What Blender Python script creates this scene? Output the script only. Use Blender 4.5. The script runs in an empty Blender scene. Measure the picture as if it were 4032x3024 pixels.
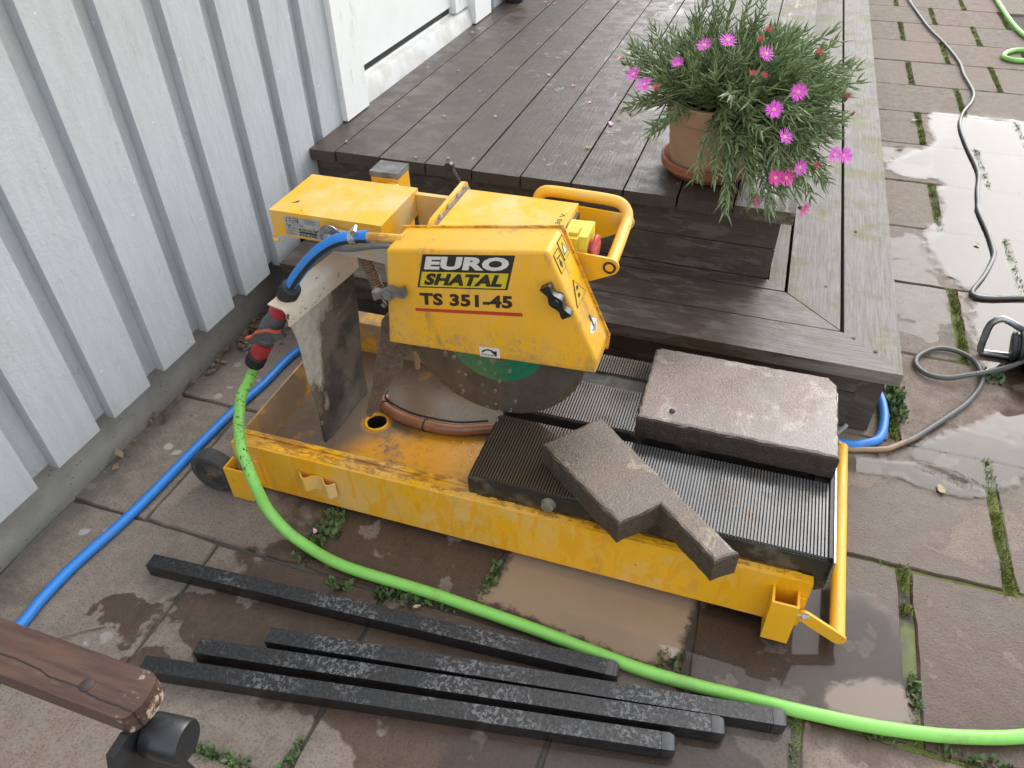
import bpy, bmesh, math, random
import numpy as np
from mathutils import Vector, Matrix
from mathutils.geometry import delaunay_2d_cdt
random.seed(7)
rng = np.random.default_rng(11)
R = math.radians

# ------------------------------------------------------------------ camera, sky, sun, exposure
scene = bpy.context.scene
cam_d = bpy.data.cameras.new('camera'); cam_d.sensor_width = 36.0; cam_d.lens = 26.246
cam_d.clip_start = 0.02; cam_d.clip_end = 500
cam = bpy.data.objects.new('camera', cam_d); scene.collection.objects.link(cam)
cam.location = (-0.3730, -1.3574, 1.1700)
cam.rotation_euler = (0.8652, 0.0142, 0.3259)
scene.camera = cam
SUN_EL, SUN_AZ = R(35), R(20)          # azimuth measured from +Y towards +X
world = bpy.data.worlds.new('World'); scene.world = world; world.use_nodes = True
wn = world.node_tree; wn.nodes.clear()
w_out = wn.nodes.new('ShaderNodeOutputWorld'); w_bg = wn.nodes.new('ShaderNodeBackground')
sky = wn.nodes.new('ShaderNodeTexSky'); sky.sky_type = 'NISHITA'; sky.sun_disc = False
sky.sun_elevation = SUN_EL; sky.sun_rotation = SUN_AZ
sky.air_density = 1.0; sky.dust_density = 7.0; sky.ozone_density = 1.0
hs = wn.nodes.new('ShaderNodeHueSaturation'); hs.inputs['Saturation'].default_value = 0.22
wn.links.new(sky.outputs[0], hs.inputs['Color']); 
oc = wn.nodes.new('ShaderNodeMix'); oc.data_type = 'RGBA'; oc.inputs[0].default_value = 0.6      # even cloud cover over the clear sky
oc.inputs[7].default_value = (6.2, 6.55, 7.0, 1)
wn.links.new(hs.outputs[0], oc.inputs[6]); wn.links.new(oc.outputs[2], w_bg.inputs['Color'])
w_bg.inputs['Strength'].default_value = 0.15
wn.links.new(w_bg.outputs[0], w_out.inputs['Surface'])
sun_d = bpy.data.lights.new('sun', 'SUN'); sun_d.energy = 0.36; sun_d.angle = R(60); sun_d.color = (1, .975, .94)
sun = bpy.data.objects.new('sun', sun_d); scene.collection.objects.link(sun)
_d = Vector((math.sin(SUN_AZ)*math.cos(SUN_EL), math.cos(SUN_AZ)*math.cos(SUN_EL), math.sin(SUN_EL)))
sun.rotation_euler = _d.to_track_quat('Z', 'Y').to_euler()
scene.view_settings.view_transform = 'Standard'; scene.view_settings.look = 'None'
scene.view_settings.exposure = 1.08; scene.view_settings.gamma = 1.0

# ------------------------------------------------------------------ object helpers
col = scene.collection
def tag(o, label=None, cat=None, group=None, kind=None):
    if label: o['label'] = label
    if cat: o['category'] = cat
    if group: o['group'] = group
    if kind: o['kind'] = kind
    return o
def link(name, me, mat=None, parent=None):
    if mat is not None:
        for m in (mat if isinstance(mat, (list, tuple)) else [mat]): me.materials.append(m)
    o = bpy.data.objects.new(name, me); col.objects.link(o)
    if parent is not None: o.parent = parent
    return o
def empty(name, loc=(0, 0, 0), rot=(0, 0, 0)):
    o = bpy.data.objects.new(name, None); o.location = loc; o.rotation_euler = rot
    o.empty_display_size = .05; col.objects.link(o); return o
def from_bm(name, bm, mat=None, parent=None, smooth=False, bevel=0, seg=2, ang=35):
    if bevel:
        es = [e for e in bm.edges if len(e.link_faces) == 2 and e.calc_face_angle(0) > R(ang)]
        bmesh.ops.bevel(bm, geom=es, offset=bevel, segments=seg, affect='EDGES', profile=.6, clamp_overlap=True)
    bmesh.ops.recalc_face_normals(bm, faces=bm.faces[:])
    me = bpy.data.meshes.new(name); bm.to_mesh(me); bm.free()
    if smooth:
        me.shade_smooth()
        try: me.set_sharp_from_angle(angle=R(40))
        except Exception: pass
    return link(name, me, mat, parent)
def from_np(name, v, f, mat=None, parent=None, smooth=False):
    me = bpy.data.meshes.new(name); me.from_pydata([tuple(x) for x in v], [], [tuple(x) for x in f]); me.validate()
    if smooth:
        me.shade_smooth()
        try: me.set_sharp_from_angle(angle=R(45))
        except Exception: pass
    return link(name, me, mat, parent)
def add_box(bm, x0, x1, y0, y1, z0, z1):
    vs = [bm.verts.new(p) for p in ((x0,y0,z0),(x1,y0,z0),(x1,y1,z0),(x0,y1,z0),(x0,y0,z1),(x1,y0,z1),(x1,y1,z1),(x0,y1,z1))]
    for f in ((0,3,2,1),(4,5,6,7),(0,1,5,4),(1,2,6,5),(2,3,7,6),(3,0,4,7)): bm.faces.new([vs[i] for i in f])
    return vs
def box(name, x0, x1, y0, y1, z0, z1, mat, parent=None, bevel=.002, seg=2):
    bm = bmesh.new(); add_box(bm, x0, x1, y0, y1, z0, z1)
    return from_bm(name, bm, mat, parent, smooth=bevel > 0, bevel=bevel, seg=seg)
def add_prism(bm, poly, fn0, fn1):
    a = [bm.verts.new(fn0(*p)) for p in poly]; b = [bm.verts.new(fn1(*p)) for p in poly]; n = len(poly)
    bm.faces.new(a[::-1]); bm.faces.new(b)
    for i in range(n): bm.faces.new((a[i], a[(i+1) % n], b[(i+1) % n], b[i]))
def prism(name, poly, axis, a, b, mat, parent=None, bevel=0, seg=2, smooth=True):
    bm = bmesh.new()
    f = {'y': lambda t: (lambda u, v: (u, t, v)), 'x': lambda t: (lambda u, v: (t, u, v)), 'z': lambda t: (lambda u, v: (u, v, t))}[axis]
    add_prism(bm, poly, f(a), f(b))
    return from_bm(name, bm, mat, parent, smooth=smooth, bevel=bevel, seg=seg)
def frame_of(d):
    d = Vector(d).normalized(); up = Vector((0, 0, 1)) if abs(d.z) < .9 else Vector((1, 0, 0))
    u = d.cross(up).normalized(); return u, u.cross(d).normalized()
def add_lathe(bm, p0, d, prof, n=24, cap=True):
    """prof: list of (t along d, radius)"""
    p0 = Vector(p0); d = Vector(d).normalized(); u, v = frame_of(d); rings = []
    for t, r in prof:
        rings.append([bm.verts.new(p0 + d*t + (u*math.cos(2*math.pi*k/n) + v*math.sin(2*math.pi*k/n))*r) for k in range(n)])
    for a, b in zip(rings, rings[1:]):
        for k in range(n): bm.faces.new((a[k], a[(k+1) % n], b[(k+1) % n], b[k]))
    if cap: bm.faces.new(rings[0][::-1]); bm.faces.new(rings[-1])
def lathe(name, p0, d, prof, mat, parent=None, n=24, cap=True, smooth=True):
    bm = bmesh.new(); add_lathe(bm, p0, d, prof, n, cap)
    return from_bm(name, bm, mat, parent, smooth=smooth)
def cyl(name, p0, p1, r, mat, parent=None, n=20, bev=.0015):
    d = Vector(p1)-Vector(p0); L = d.length; b = min(bev, r*.4)
    return lathe(name, p0, d, [(0, r-b), (b, r), (L-b, r), (L, r-b)], mat, parent, n)
def catmull(P, k=8, closed=False):
    P = [np.array(p, float) for p in P]; out = []; n = len(P); rngk = range(n if closed else n-1)
    for i in rngk:
        if closed: a, b, c_, d = P[(i-1) % n], P[i], P[(i+1) % n], P[(i+2) % n]
        else: a, b, c_, d = P[max(i-1, 0)], P[i], P[i+1], P[min(i+2, n-1)]
        for j in range(k):
            t = j/k
            out.append(.5*((2*b)+(-a+c_)*t+(2*a-5*b+4*c_-d)*t*t+(-a+3*b-3*c_+d)*t**3))
    if not closed: out.append(P[-1])
    return out
def tube(name, path, r, mat, parent=None, n=12, k=8, stripe=None, smoothpath=True):
    P = catmull(path, k) if smoothpath else [np.array(p, float) for p in path]
    P = [Vector(p) for p in P]; bm = bmesh.new(); rings = []; u = None
    for i, p in enumerate(P):
        t = (P[min(i+1, len(P)-1)]-P[max(i-1, 0)]).normalized()
        if u is None: u, _ = frame_of(t)
        else: u = (u - t*u.dot(t)).normalized()
        v = t.cross(u)
        rr = r(i/(len(P)-1)) if callable(r) else r
        rings.append([bm.verts.new(p+(u*math.cos(2*math.pi*a/n)+v*math.sin(2*math.pi*a/n))*rr) for a in range(n)])
    for a, b in zip(rings, rings[1:]):
        for q in range(n):
            f = bm.faces.new((a[q], a[(q+1) % n], b[(q+1) % n], b[q]))
            if stripe is not None and q in stripe: f.material_index = 1
    bm.faces.new(rings[0][::-1]); bm.faces.new(rings[-1])
    return from_bm(name, bm, mat, parent, smooth=True)
def copy_tree(o, parent=None):
    kids = [c for c in bpy.data.objects if c.parent == o]
    c = o.copy(); col.objects.link(c); c.parent = parent
    for k in kids: copy_tree(k, c)
    return c

# ------------------------------------------------------------------ material helpers
class M:
    def __init__(s, name):
        s.m = bpy.data.materials.new(name); s.m.use_nodes = True; s.t = s.m.node_tree
        s.b = s.t.nodes['Principled BSDF']; s.out = s.t.nodes['Material Output']
    def n(s, typ, **kw):
        nd = s.t.nodes.new('ShaderNode'+typ)
        for k, v in kw.items(): setattr(nd, k, v)
        return nd
    def set(s, nd, key, v):
        if isinstance(v, bpy.types.NodeSocket): s.t.links.new(v, nd.inputs[key])
        else:
            if isinstance(v, (tuple, list)) and len(v) == 3 and nd.inputs[key].type == 'RGBA': v = (*v, 1)
            nd.inputs[key].default_value = v
    def pos(s): return s.n('NewGeometry').outputs['Position']
    def obj(s): return s.n('TexCoord').outputs['Object']
    def scale(s, v, sc):
        nd = s.n('Mapping'); s.set(nd, 'Vector', v); s.set(nd, 'Scale', sc); return nd.outputs[0]
    def rnd(s): return s.n('ObjectInfo').outputs['Random']
    def noise(s, v, scale, detail=4, rough=.55, dist=0.):
        nd = s.n('TexNoise'); s.set(nd, 'Vector', v); s.set(nd, 'Scale', scale); s.set(nd, 'Detail', detail)
        s.set(nd, 'Roughness', rough); s.set(nd, 'Distortion', dist); return nd.outputs['Fac']
    def noisec(s, v, scale, detail=2):
        nd = s.n('TexNoise'); s.set(nd, 'Vector', v); s.set(nd, 'Scale', scale); s.set(nd, 'Detail', detail); return nd.outputs['Color']
    def voro(s, v, scale, feature='F1', rand=1., dim='3D'):
        nd = s.n('TexVoronoi', feature=feature, voronoi_dimensions=dim); s.set(nd, 'Vector', v); s.set(nd, 'Scale', scale); s.set(nd, 'Randomness', rand)
        return nd.outputs['Distance']
    def sm(s, x, a, b, lo=0., hi=1.):
        nd = s.n('MapRange', interpolation_type='SMOOTHSTEP'); s.set(nd, 'Value', x)
        s.set(nd, 'From Min', a); s.set(nd, 'From Max', b); s.set(nd, 'To Min', lo); s.set(nd, 'To Max', hi); return nd.outputs[0]
    def math(s, op, a, b=0., c=None):
        nd = s.n('Math', operation=op); s.set(nd, 0, a); s.set(nd, 1, b)
        if c is not None: s.set(nd, 2, c)
        return nd.outputs[0]
    def vm(s, op, a, b):
        nd = s.n('VectorMath', operation=op); s.set(nd, 0, a); s.set(nd, 1, b)
        return nd.outputs['Value'] if op in ('LENGTH', 'DISTANCE', 'DOT_PRODUCT') else nd.outputs[0]
    def sep(s, v):
        nd = s.n('SeparateXYZ'); s.set(nd, 0, v); return nd.outputs
    def mix(s, f, a, b, mode='MIX'):
        nd = s.n('Mix', data_type='RGBA', blend_type=mode); s.set(nd, 0, f); s.set(nd, 6, a); s.set(nd, 7, b); return nd.outputs[2]
    def mixf(s, f, a, b):
        nd = s.n('Mix', data_type='FLOAT'); s.set(nd, 0, f); s.set(nd, 2, a); s.set(nd, 3, b); return nd.outputs[0]
    def bump(s, h, strength=.3, dist=.002, normal=None):
        nd = s.n('Bump'); s.set(nd, 'Height', h); s.set(nd, 'Strength', strength); s.set(nd, 'Distance', dist)
        if normal is not None: s.set(nd, 'Normal', normal)
        return nd.outputs[0]
    def fin(s, color=None, rough=None, normal=None, **kw):
        if color is not None: s.set(s.b, 'Base Color', color)
        if rough is not None: s.set(s.b, 'Roughness', rough)
        if normal is not None: s.set(s.b, 'Normal', normal)
        for k, v in kw.items(): s.set(s.b, k.replace('_', ' '), v)
        return s.m

def simple(name, c, rough=.5, metal=0., var=.25, scale=40, bump=.15, coord='obj', c2=None, spec=.5):
    m = M(name); v = m.obj() if coord == 'obj' else m.pos()
    n1 = m.noise(v, scale); n2 = m.noise(v, scale*5, 3)
    c2 = c2 or tuple(x*(1-var) for x in c)
    colr = m.mix(m.sm(n1, .35, .65), c, c2)
    rg = m.mixf(n2, max(rough-.1, .02), min(rough+.12, 1))
    return m.fin(colr, rg, m.bump(n2, bump, .001), Metallic=metal, Specular_IOR_Level=spec)

WET = [(-.62,-.86,.50,.10),(.18,-.62,.20,.12),(.02,-.21,.12,.10),(.15,-.40,.10,.12),(.16,1.62,.10,.06),(.14,.88,.10,.10),(-1.06,-.835,.17,.07),(-.55,-.52,.60,.20),(-1.00,-.70,.13,.12),(-.95,-.62,.12,.1),(-.72,-.80,.36,.10),(-1.265,-.865,.085,.052),(-1.20,-.955,.035,.03),
       (.08,-.52,.34,.22),(-.03,-.24,.14,.11),(.50,1.0,.30,1.15),(.25,-.02,.26,.12),(-.25,-.92,.34,.14),(-.70,-.955,.075,.05),(.35,-.3,.16,.12),(.1,.62,.10,.2)]
def paving_mat():
    m = M('concrete_paving'); p = m.pos(); r = m.rnd()
    big = m.noise(p, 5, 5, .6); mid = m.noise(p, 26, 6, .7); fine = m.noise(p, 260, 4, .7); grit = m.noise(p, 620, 2, .5)
    red = m.mix(m.sm(m.math('ADD', m.math('MULTIPLY', r, .65), m.math('MULTIPLY', big, .75)), .40, .95), (.192,.138,.112), (.172,.150,.126))
    red = m.mix(m.sm(m.math('FRACT', m.math('MULTIPLY', r, 7.3)), .1, .9, .0, .30), red, (.29,.245,.205))
    c = m.mix(m.sm(mid, .35, .68), red, (.245,.205,.170))
    c = m.mix(m.sm(fine, .48, .66, 0, .65), c, (.095,.072,.058))
    c = m.mix(m.sm(m.noise(p, 95, 5, .75), .56, .70, 0, .5), c, (.10,.08,.068))
    c = m.mix(m.sm(grit, .66, .74, 0, .75), c, (.34,.31,.27))
    # paint splats on the slabs along the house
    xyz = m.sep(p)
    sp = m.vm('ADD', p, m.scale(m.noisec(p, 60), (.012,.012,.012)))
    vo = m.voro(sp, 17, dim='2D'); v2 = m.noise(p, 9, 2)
    spl = m.math('MULTIPLY', m.sm(vo, .20, .17), m.sm(v2, .56, .60))
    spl = m.math('MULTIPLY', spl, m.sm(xyz[0], -1.22, -1.34))
    c = m.mix(m.math('MULTIPLY', spl, .8), c, (.36,.345,.33))
    # grey weathered band beside the plinth
    c = m.mix(m.math('MULTIPLY', m.sm(m.math('ADD', xyz[0], m.math('MULTIPLY', mid, .08)), -1.44, -1.53), .55), c, (.115,.112,.108))
    # dark lichen blots
    bl = m.math('MULTIPLY', m.sm(m.noise(p, 7, 6, .7, .4), .57, .69), .42)
    c = m.mix(bl, c, (.075,.066,.06))
    # wet stains
    dn = m.noisec(p, 9, 5); d2 = m.noisec(p, 45, 3)
    q = m.vm('ADD', p, m.scale(m.vm('SUBTRACT', dn, (.5,.5,.5)), (.22,.22,0)))
    q = m.vm('ADD', q, m.scale(m.vm('SUBTRACT', d2, (.5,.5,.5)), (.035,.035,0)))
    w = None
    for cx, cy, rx, ry in WET:
        e = m.vm('LENGTH', m.scale(m.vm('SUBTRACT', q, (cx, cy, 0)), (1/rx, 1/ry, 0)), (0,0,0))
        e = m.sm(e, 1.05, .93)
        w = e if w is None else m.math('MAXIMUM', w, e)
    dry = m.sm(m.noise(p, 11, 3, .6), .60, .64)              # dry islands inside the wet area
    w = m.math('MULTIPLY', w, m.math('SUBTRACT', 1., m.math('MULTIPLY', dry, .8)))
    wc = m.mix(1., c, (.38,.295,.245), 'MULTIPLY')
    c = m.mix(w, c, wc)
    rg = m.mixf(w, m.mixf(fine, .72, .95), m.mixf(m.noise(p, 30, 3), .34, .48))
    h = m.math('ADD', m.math('MULTIPLY', fine, .7), m.math('MULTIPLY', mid, .9))
    return m.fin(c, rg, m.bump(h, m.mixf(w, .5, .35), .004), Specular_IOR_Level=m.mixf(w, .15, .36))

def wood_mat(name, axis, worn=True):
    m = M(name); p = m.pos(); r = m.rnd(); xyz = m.sep(p)
    st = (26, 1.1, 26) if axis == 'y' else (1.1, 26, 26)
    off = m.vm('ADD', p, m.vm('MULTIPLY', m.n('CombineXYZ').outputs[0], (1,1,1)))
    cr = m.n('CombineXYZ'); m.set(cr, 0, m.math('MULTIPLY', r, 13.)); m.set(cr, 1, m.math('MULTIPLY', r, 29.)); m.set(cr, 2, m.math('MULTIPLY', r, 7.))
    po = m.vm('ADD', p, cr.outputs[0])
    g = m.noise(m.scale(po, st), 9, 6, .62, .35); g2 = m.noise(m.scale(po, st), 30, 3, .6); big = m.noise(po, 4, 4, .6); mid = m.noise(po, 17, 5, .65)
    dark = m.mix(m.sm(g, .35, .7), (.066,.049,.039), (.041,.031,.025))
    dark = m.mix(m.sm(big, .4, .7, 0, .6), dark, (.082,.058,.044))
    dark = m.mix(m.math('MULTIPLY', m.sm(m.noise(p, 60, 3, .7), .66, .72), .35), dark, (.17,.15,.135))
    grey = m.mix(m.sm(g, .34, .70), (.225,.207,.190), (.150,.135,.122))
    grey = m.mix(m.sm(g2, .60, .74, 0, .7), grey, (.045,.04,.036))
    alg = m.math('MULTIPLY', m.sm(m.noise(po, 6.5, 5, .7), .49, .60), m.sm(g, .25, .5))
    grey = m.mix(m.math('MULTIPLY', alg, .7), grey, (.130,.132,.045))
    far_ = m.math('MULTIPLY', m.sm(xyz[1], .55, 1.9), .34)  # far boards greyer: wear, plus wet sheen put into the colour
    t = m.sm(m.math('ADD', m.math('ADD', xyz[0], far_), m.math('MULTIPLY', m.math('SUBTRACT', m.noise(m.scale(po, st), 3.2, 5, .7), .5), .55)), *((-.40, -.20) if axis == 'y' else (-.34, -.12)))
    if axis == 'x': dark = m.mix(m.math('MULTIPLY', m.sm(m.noise(m.scale(po, (1.5, 5, 5)), 8, 6, .7, .4), .50, .60), .6), dark, (.125,.105,.090))
    if not worn: t = m.math('MULTIPLY', t, .12)
    c = m.mix(t, dark, grey)
    # peeled patches of the brown stain, pale wood below, running with the grain
    pe = m.noise(m.scale(po, (5, 1.2, 5) if axis == 'y' else (1.2, 5, 5)), 5.5, 6, .68, .3)
    ya = m.math('MULTIPLY', m.sm(xyz[1], .55, .95), m.math('MULTIPLY', m.sm(xyz[0], -1.05, -.80), m.sm(xyz[2], .36, .37)))
    c = m.mix(m.math('MULTIPLY', m.sm(pe, .60, .625), m.math('MULTIPLY', ya, .8)), c, (.33,.30,.25))
    # droppings and dried petal marks
    ds = m.vm('ADD', p, m.scale(m.noisec(p, 55), (.06,.06,.0)))
    dr = m.math('MULTIPLY', m.sm(m.voro(ds, 26, dim='2D'), .16, .12), m.sm(m.noise(p, 6, 3), .53, .64))
    dr = m.math('MULTIPLY', dr, m.sm(xyz[2], .36, .37))
    c = m.mix(m.math('MULTIPLY', dr, .5), c, (.38,.37,.34))
    # green film
    ga = m.math('MULTIPLY', m.sm(m.noise(p, 5.5, 4, .7), .63, .72), .35)
    c = m.mix(ga, c, (.085,.095,.03))
    rg = m.mixf(m.sm(mid, .35, .65), .30, .55)
    rg = m.mixf(t, rg, m.mixf(mid, .50, .80))
    h = m.math('ADD', m.math('MULTIPLY', g, .8), m.math('ADD', m.math('MULTIPLY', g2, .35), m.math('MULTIPLY', m.noise(p, 120, 3), .25)))
    return m.fin(c, rg, m.bump(h, .45, .003), Specular_IOR_Level=m.mixf(t, .5, .28))

def wall_mat():
    m = M('grey_painted_cladding'); p = m.pos()
    a = m.noise(m.scale(p, (6,6,1)), 8, 6, .7); b = m.noise(p, 130, 4, .7); d = m.noise(p, 38, 4, .75)
    c = m.mix(m.sm(a, .35, .68), (.43,.455,.475), (.385,.405,.42))
    c = m.mix(m.sm(d, .58, .72, 0, .42), c, (.27,.27,.265))
    c = m.mix(m.sm(m.noise(m.scale(p, (3,3,.6)), 9, 5, .7), .54, .68, 0, .35), c, (.30,.30,.29))
    c = m.mix(m.math('MULTIPLY', m.sm(m.voro(p, 19), .060, .045), .8), c, (.62,.63,.64))
    z = m.sep(p)[2]
    c = m.mix(m.math('MULTIPLY', m.sm(m.math('ADD', z, m.math('MULTIPLY', d, .12)), .30, .18), .25), c, (.30,.29,.27))
    return m.fin(c, .72, m.bump(m.math('ADD', b, d), .38, .0025))
def trim_mat():
    m = M('white_door_paint'); p = m.pos(); a = m.noise(m.scale(p, (1,1,.35)), 30, 6, .7); b = m.noise(p, 90, 3)
    c = m.mix(m.sm(a, .56, .68, 0, .6), (.72,.73,.72), (.48,.46,.43))
    return m.fin(c, .6, m.bump(b, .3, .002))

def yellow(name, dust=.35, rust=0., wet=.0, chips=.0, mud=0., dark=0., splash=None):
    m = M(name); v = m.obj()
    n1 = m.noise(v, 7, 5, .62, .4); n2 = m.noise(v, 45, 5, .7); n3 = m.noise(v, 190, 3, .7)
    base = m.mix(m.sm(n1, .3, .7), (.80,.405,.014), (.73,.360,.012))
    c = m.mix(m.math('MULTIPLY', m.sm(n1, .42, .66), dust), base, (.66,.455,.19))
    c = m.mix(m.math('MULTIPLY', m.sm(n2, .55, .70), dust*.6), c, (.56,.42,.24))
    if wet:   # runs of water that washed the dust off
        dr = m.noise(m.scale(v, (4.5, 4.5, 1.5)), 6, 5, .62, 1.2)
        c = m.mix(m.math('MULTIPLY', m.sm(dr, .52, .57), wet), c, (.74,.345,.008))
    if dark:
        c = m.mix(m.math('MULTIPLY', m.sm(m.noise(m.scale(v, (5, 5, 1.5)), 5, 5, .7), .54, .70), dark), c, (.22,.16,.09))
    if mud:
        c = m.mix(m.math('MULTIPLY', m.sm(m.noise(v, 8, 5, .65, .3), .40, .56), mud), c, (.30,.215,.145))
    if rust:
        ru = m.math('MULTIPLY', m.sm(m.noise(m.scale(v, (.7, 1.6, 1.6)), 30, 6, .75, .5), .46, .56), rust)
        c = m.mix(ru, c, m.mix(n2, (.36,.14,.045), (.16,.06,.028)))
    if chips:
        ch = m.sm(m.noise(v, 34, 6, .75, .5), .70-.06*chips, .72-.06*chips)
        c = m.mix(ch, c, (.055,.045,.04))
    if splash:
        sz = m.sm(m.sep(v)[2], splash[1], splash[0]); c = m.mix(m.math('MULTIPLY', m.sm(m.math('ADD', m.noise(v, 110, 4, .7), m.math('MULTIPLY', sz, .10)), .64, .72), .5), c, (.30,.235,.165))
        c = m.mix(m.math('MULTIPLY', m.math('MULTIPLY', sz, m.sm(m.noise(v, 16, 5, .7), .46, .66)), .45), c, (.36,.24,.10))
    rg = m.mixf(m.sm(n1, .4, .65), .30, .50+.2*dust)
    return m.fin(c, rg, m.bump(m.math('ADD', n3, m.math('MULTIPLY', n2, .6)), .16, .0015))
def edge_fac(m, lo=.25, hi=.75, amp=1.1, sc=30):
    a = m.n('Attribute'); a.attribute_name = 'edge'
    return m.sm(m.math('ADD', a.outputs['Fac'], m.math('MULTIPLY', m.math('SUBTRACT', m.noise(m.pos(), sc, 5, .65), .5), amp)), lo, hi)
def water_mat(name='clear_water', tint=None):
    m = M(name); p = m.pos()
    bp_ = m.bump(m.noise(p, 14, 2, .4), .06, .003)
    fr = m.n('Fresnel'); m.set(fr, 'IOR', 1.33); m.set(fr, 'Normal', bp_)
    tr = m.n('BsdfTransparent'); tr.inputs['Color'].default_value = (*(tint or (.93,.92,.91)), 1)
    gl = m.n('BsdfGlossy'); gl.inputs['Roughness'].default_value = .012; m.set(gl, 'Normal', bp_)
    mx = m.n('MixShader'); m.set(mx, 0, fr.outputs[0]); m.t.links.new(tr.outputs[0], mx.inputs[1]); m.t.links.new(gl.outputs[0], mx.inputs[2])
    t2 = m.n('BsdfTransparent'); m2 = m.n('MixShader'); m.set(m2, 0, edge_fac(m, .18, .58, .8, 34))
    m.t.links.new(t2.outputs[0], m2.inputs[1]); m.t.links.new(mx.outputs[0], m2.inputs[2])
    m.t.nodes.remove(m.b); m.t.links.new(m2.outputs[0], m.out.inputs['Surface'])
    return m.m
def mud_mat():
    m = M('muddy_water'); p = m.pos()
    n = m.noise(p, 18, 5, .65); s = m.noise(p, 60, 5, .75, .6)
    c = m.mix(n, (.275,.195,.135), (.315,.232,.165))
    c = m.mix(m.sm(s, .64, .74, 0, .6), c, (.12,.085,.055))
    return m.fin(c, .07, m.bump(m.noise(p, 25, 2), .04, .002), Specular_IOR_Level=.5, Alpha=edge_fac(m, .25, .80, 1.3, 45))
# ------------------------------------------------------------------ ground and paving
def ground_mat():
    m = M('soil_and_lawn'); p = m.pos(); xyz = m.sep(p)
    n = m.noise(p, 40, 5, .7)
    soil = m.mix(n, (.085,.068,.052), (.04,.033,.026))
    soil = m.mix(m.sm(m.noise(p, 9, 4, .7), .5, .62, 0, .75), soil, m.mix(n, (.075,.10,.02), (.05,.065,.018)))
    sunlit_grass = m.mix(m.noise(p, 25, 4), (.42,.40,.05), (.26,.28,.05))  # yellow of sunlight on the lawn is put into this colour
    far = m.math('MAXIMUM', m.sm(xyz[1], 5.6, 5.7), m.sm(m.math('SUBTRACT', m.math('ADD', m.math('MULTIPLY', xyz[0], 4.), xyz[1]), 0.), 7.32, 7.36))
    return m.fin(m.mix(far, soil, sunlit_grass), .9, m.bump(n, .6, .006))
bm = bmesh.new(); s = 120
# one sheet that reaches the horizon
vs = [bm.verts.new(p) for p in ((-s,-s,-.014),(s,-s,-.014),(s,s,-.014),(-s,s,-.014))]; bm.faces.new(vs)
tag(from_bm('ground', bm, ground_mat()), kind='structure')

PY, PX = .3468, .3583
MAT_PAVE = paving_mat()
def slab_mesh(sd, w=.338, d=.339, h=.05):
    r_ = random.Random(sd); out = []
    n = 9
    for a, b in (((-w/2,-d/2),(w/2,-d/2)), ((w/2,-d/2),(w/2,d/2)), ((w/2,d/2),(-w/2,d/2)), ((-w/2,d/2),(-w/2,-d/2))):
        for i in range(n):
            t = i/n; j = 0 if i == 0 else 1
            k = .010 if i == 0 else 0
            x = a[0]+(b[0]-a[0])*t+r_.uniform(-.0016,.0016); y = a[1]+(b[1]-a[1])*t+r_.uniform(-.0016,.0016)
            if i == 0: x *= 1-.012; y *= 1-.012
            if r_.random() < .05: x *= .985; y *= .985
            out.append((x, y))
    N = len(out); v = []; f = []
    for (x, y) in out: v.append((x*1.0, y*1.0, -h))
    for (x, y) in out: v.append((x, y, -.006))
    for (x, y) in out:
        L = math.hypot(x, y); e = .0012+r_.uniform(0,.0012); v.append((x-x/L*e, y-y/L*e, -.0022))
    for (x, y) in out:
        L = math.hypot(x, y); e = .0034+r_.uniform(0,.0014); v.append((x-x/L*e, y-y/L*e, 0))
    for k in range(3):
        for i in range(N): f.append((k*N+i, k*N+(i+1) % N, (k+1)*N+(i+1) % N, (k+1)*N+i))
    f.append(tuple(range(3*N, 4*N)))
    me = bpy.data.meshes.new('paving_slab'); me.from_pydata(v, [], f); me.materials.append(MAT_PAVE)
    return me
SLABS = [slab_mesh(i, .338, .342) for i in range(6)]; SLABS_W = [slab_mesh(20+i, .354, .342) for i in range(6)]
bed = bmesh.new(); vs = [bed.verts.new(p) for p in ((-1.7,-2.1,-.0065),(1.3,-2.1,-.0065),(.62,5.2,-.0065),(-1.7,5.2,-.0065))]; bed.faces.new(vs)
m = M('joint_sand_and_moss'); pp = m.pos(); n = m.noise(pp, 70, 5, .7); c = m.mix(n, (.085,.072,.058), (.045,.040,.030))
c = m.mix(m.math('MULTIPLY', m.sm(m.noise(pp, 6, 4, .65), .40, .52), m.sm(m.sep(pp)[0], -.35, -.05)), c, m.mix(n, (.17,.19,.04), (.09,.11,.028)))
patio = tag(from_bm('patio', bed, m.fin(c, .9, m.bump(n, .6, .004))), kind='structure')
joints = []      # wide cross joints for the moss
for k in range(-4, 16):
    y0 = -.685+PY*k; x0 = -1.399 if k % 2 == 0 else -1.219
    for j in range(-1, 8):
        xl = x0+PX*(j-1); xc = xl+PX/2; yc = y0+PY/2
        if xc+PX/2 < -1.56 or xc > 1.35: continue
        if y0 > .05 and xc+PX/2 < -.06: continue
        if 4*xc+yc > 7.30: continue
        o = bpy.data.objects.new('paving_slab', random.choice(SLABS if xc > -.25 else SLABS_W)); col.objects.link(o); o.parent = patio
        o.location = (xc+random.uniform(-.002,.002), yc+random.uniform(-.0015,.0015), -.0012+random.uniform(-.0012,.0008))
        o.rotation_euler = (random.uniform(-.002,.002), random.uniform(-.002,.002), random.choice((0, math.pi))+random.uniform(-.004,.004))
        joints.append((xl+PX, y0, y0+PY))

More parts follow.
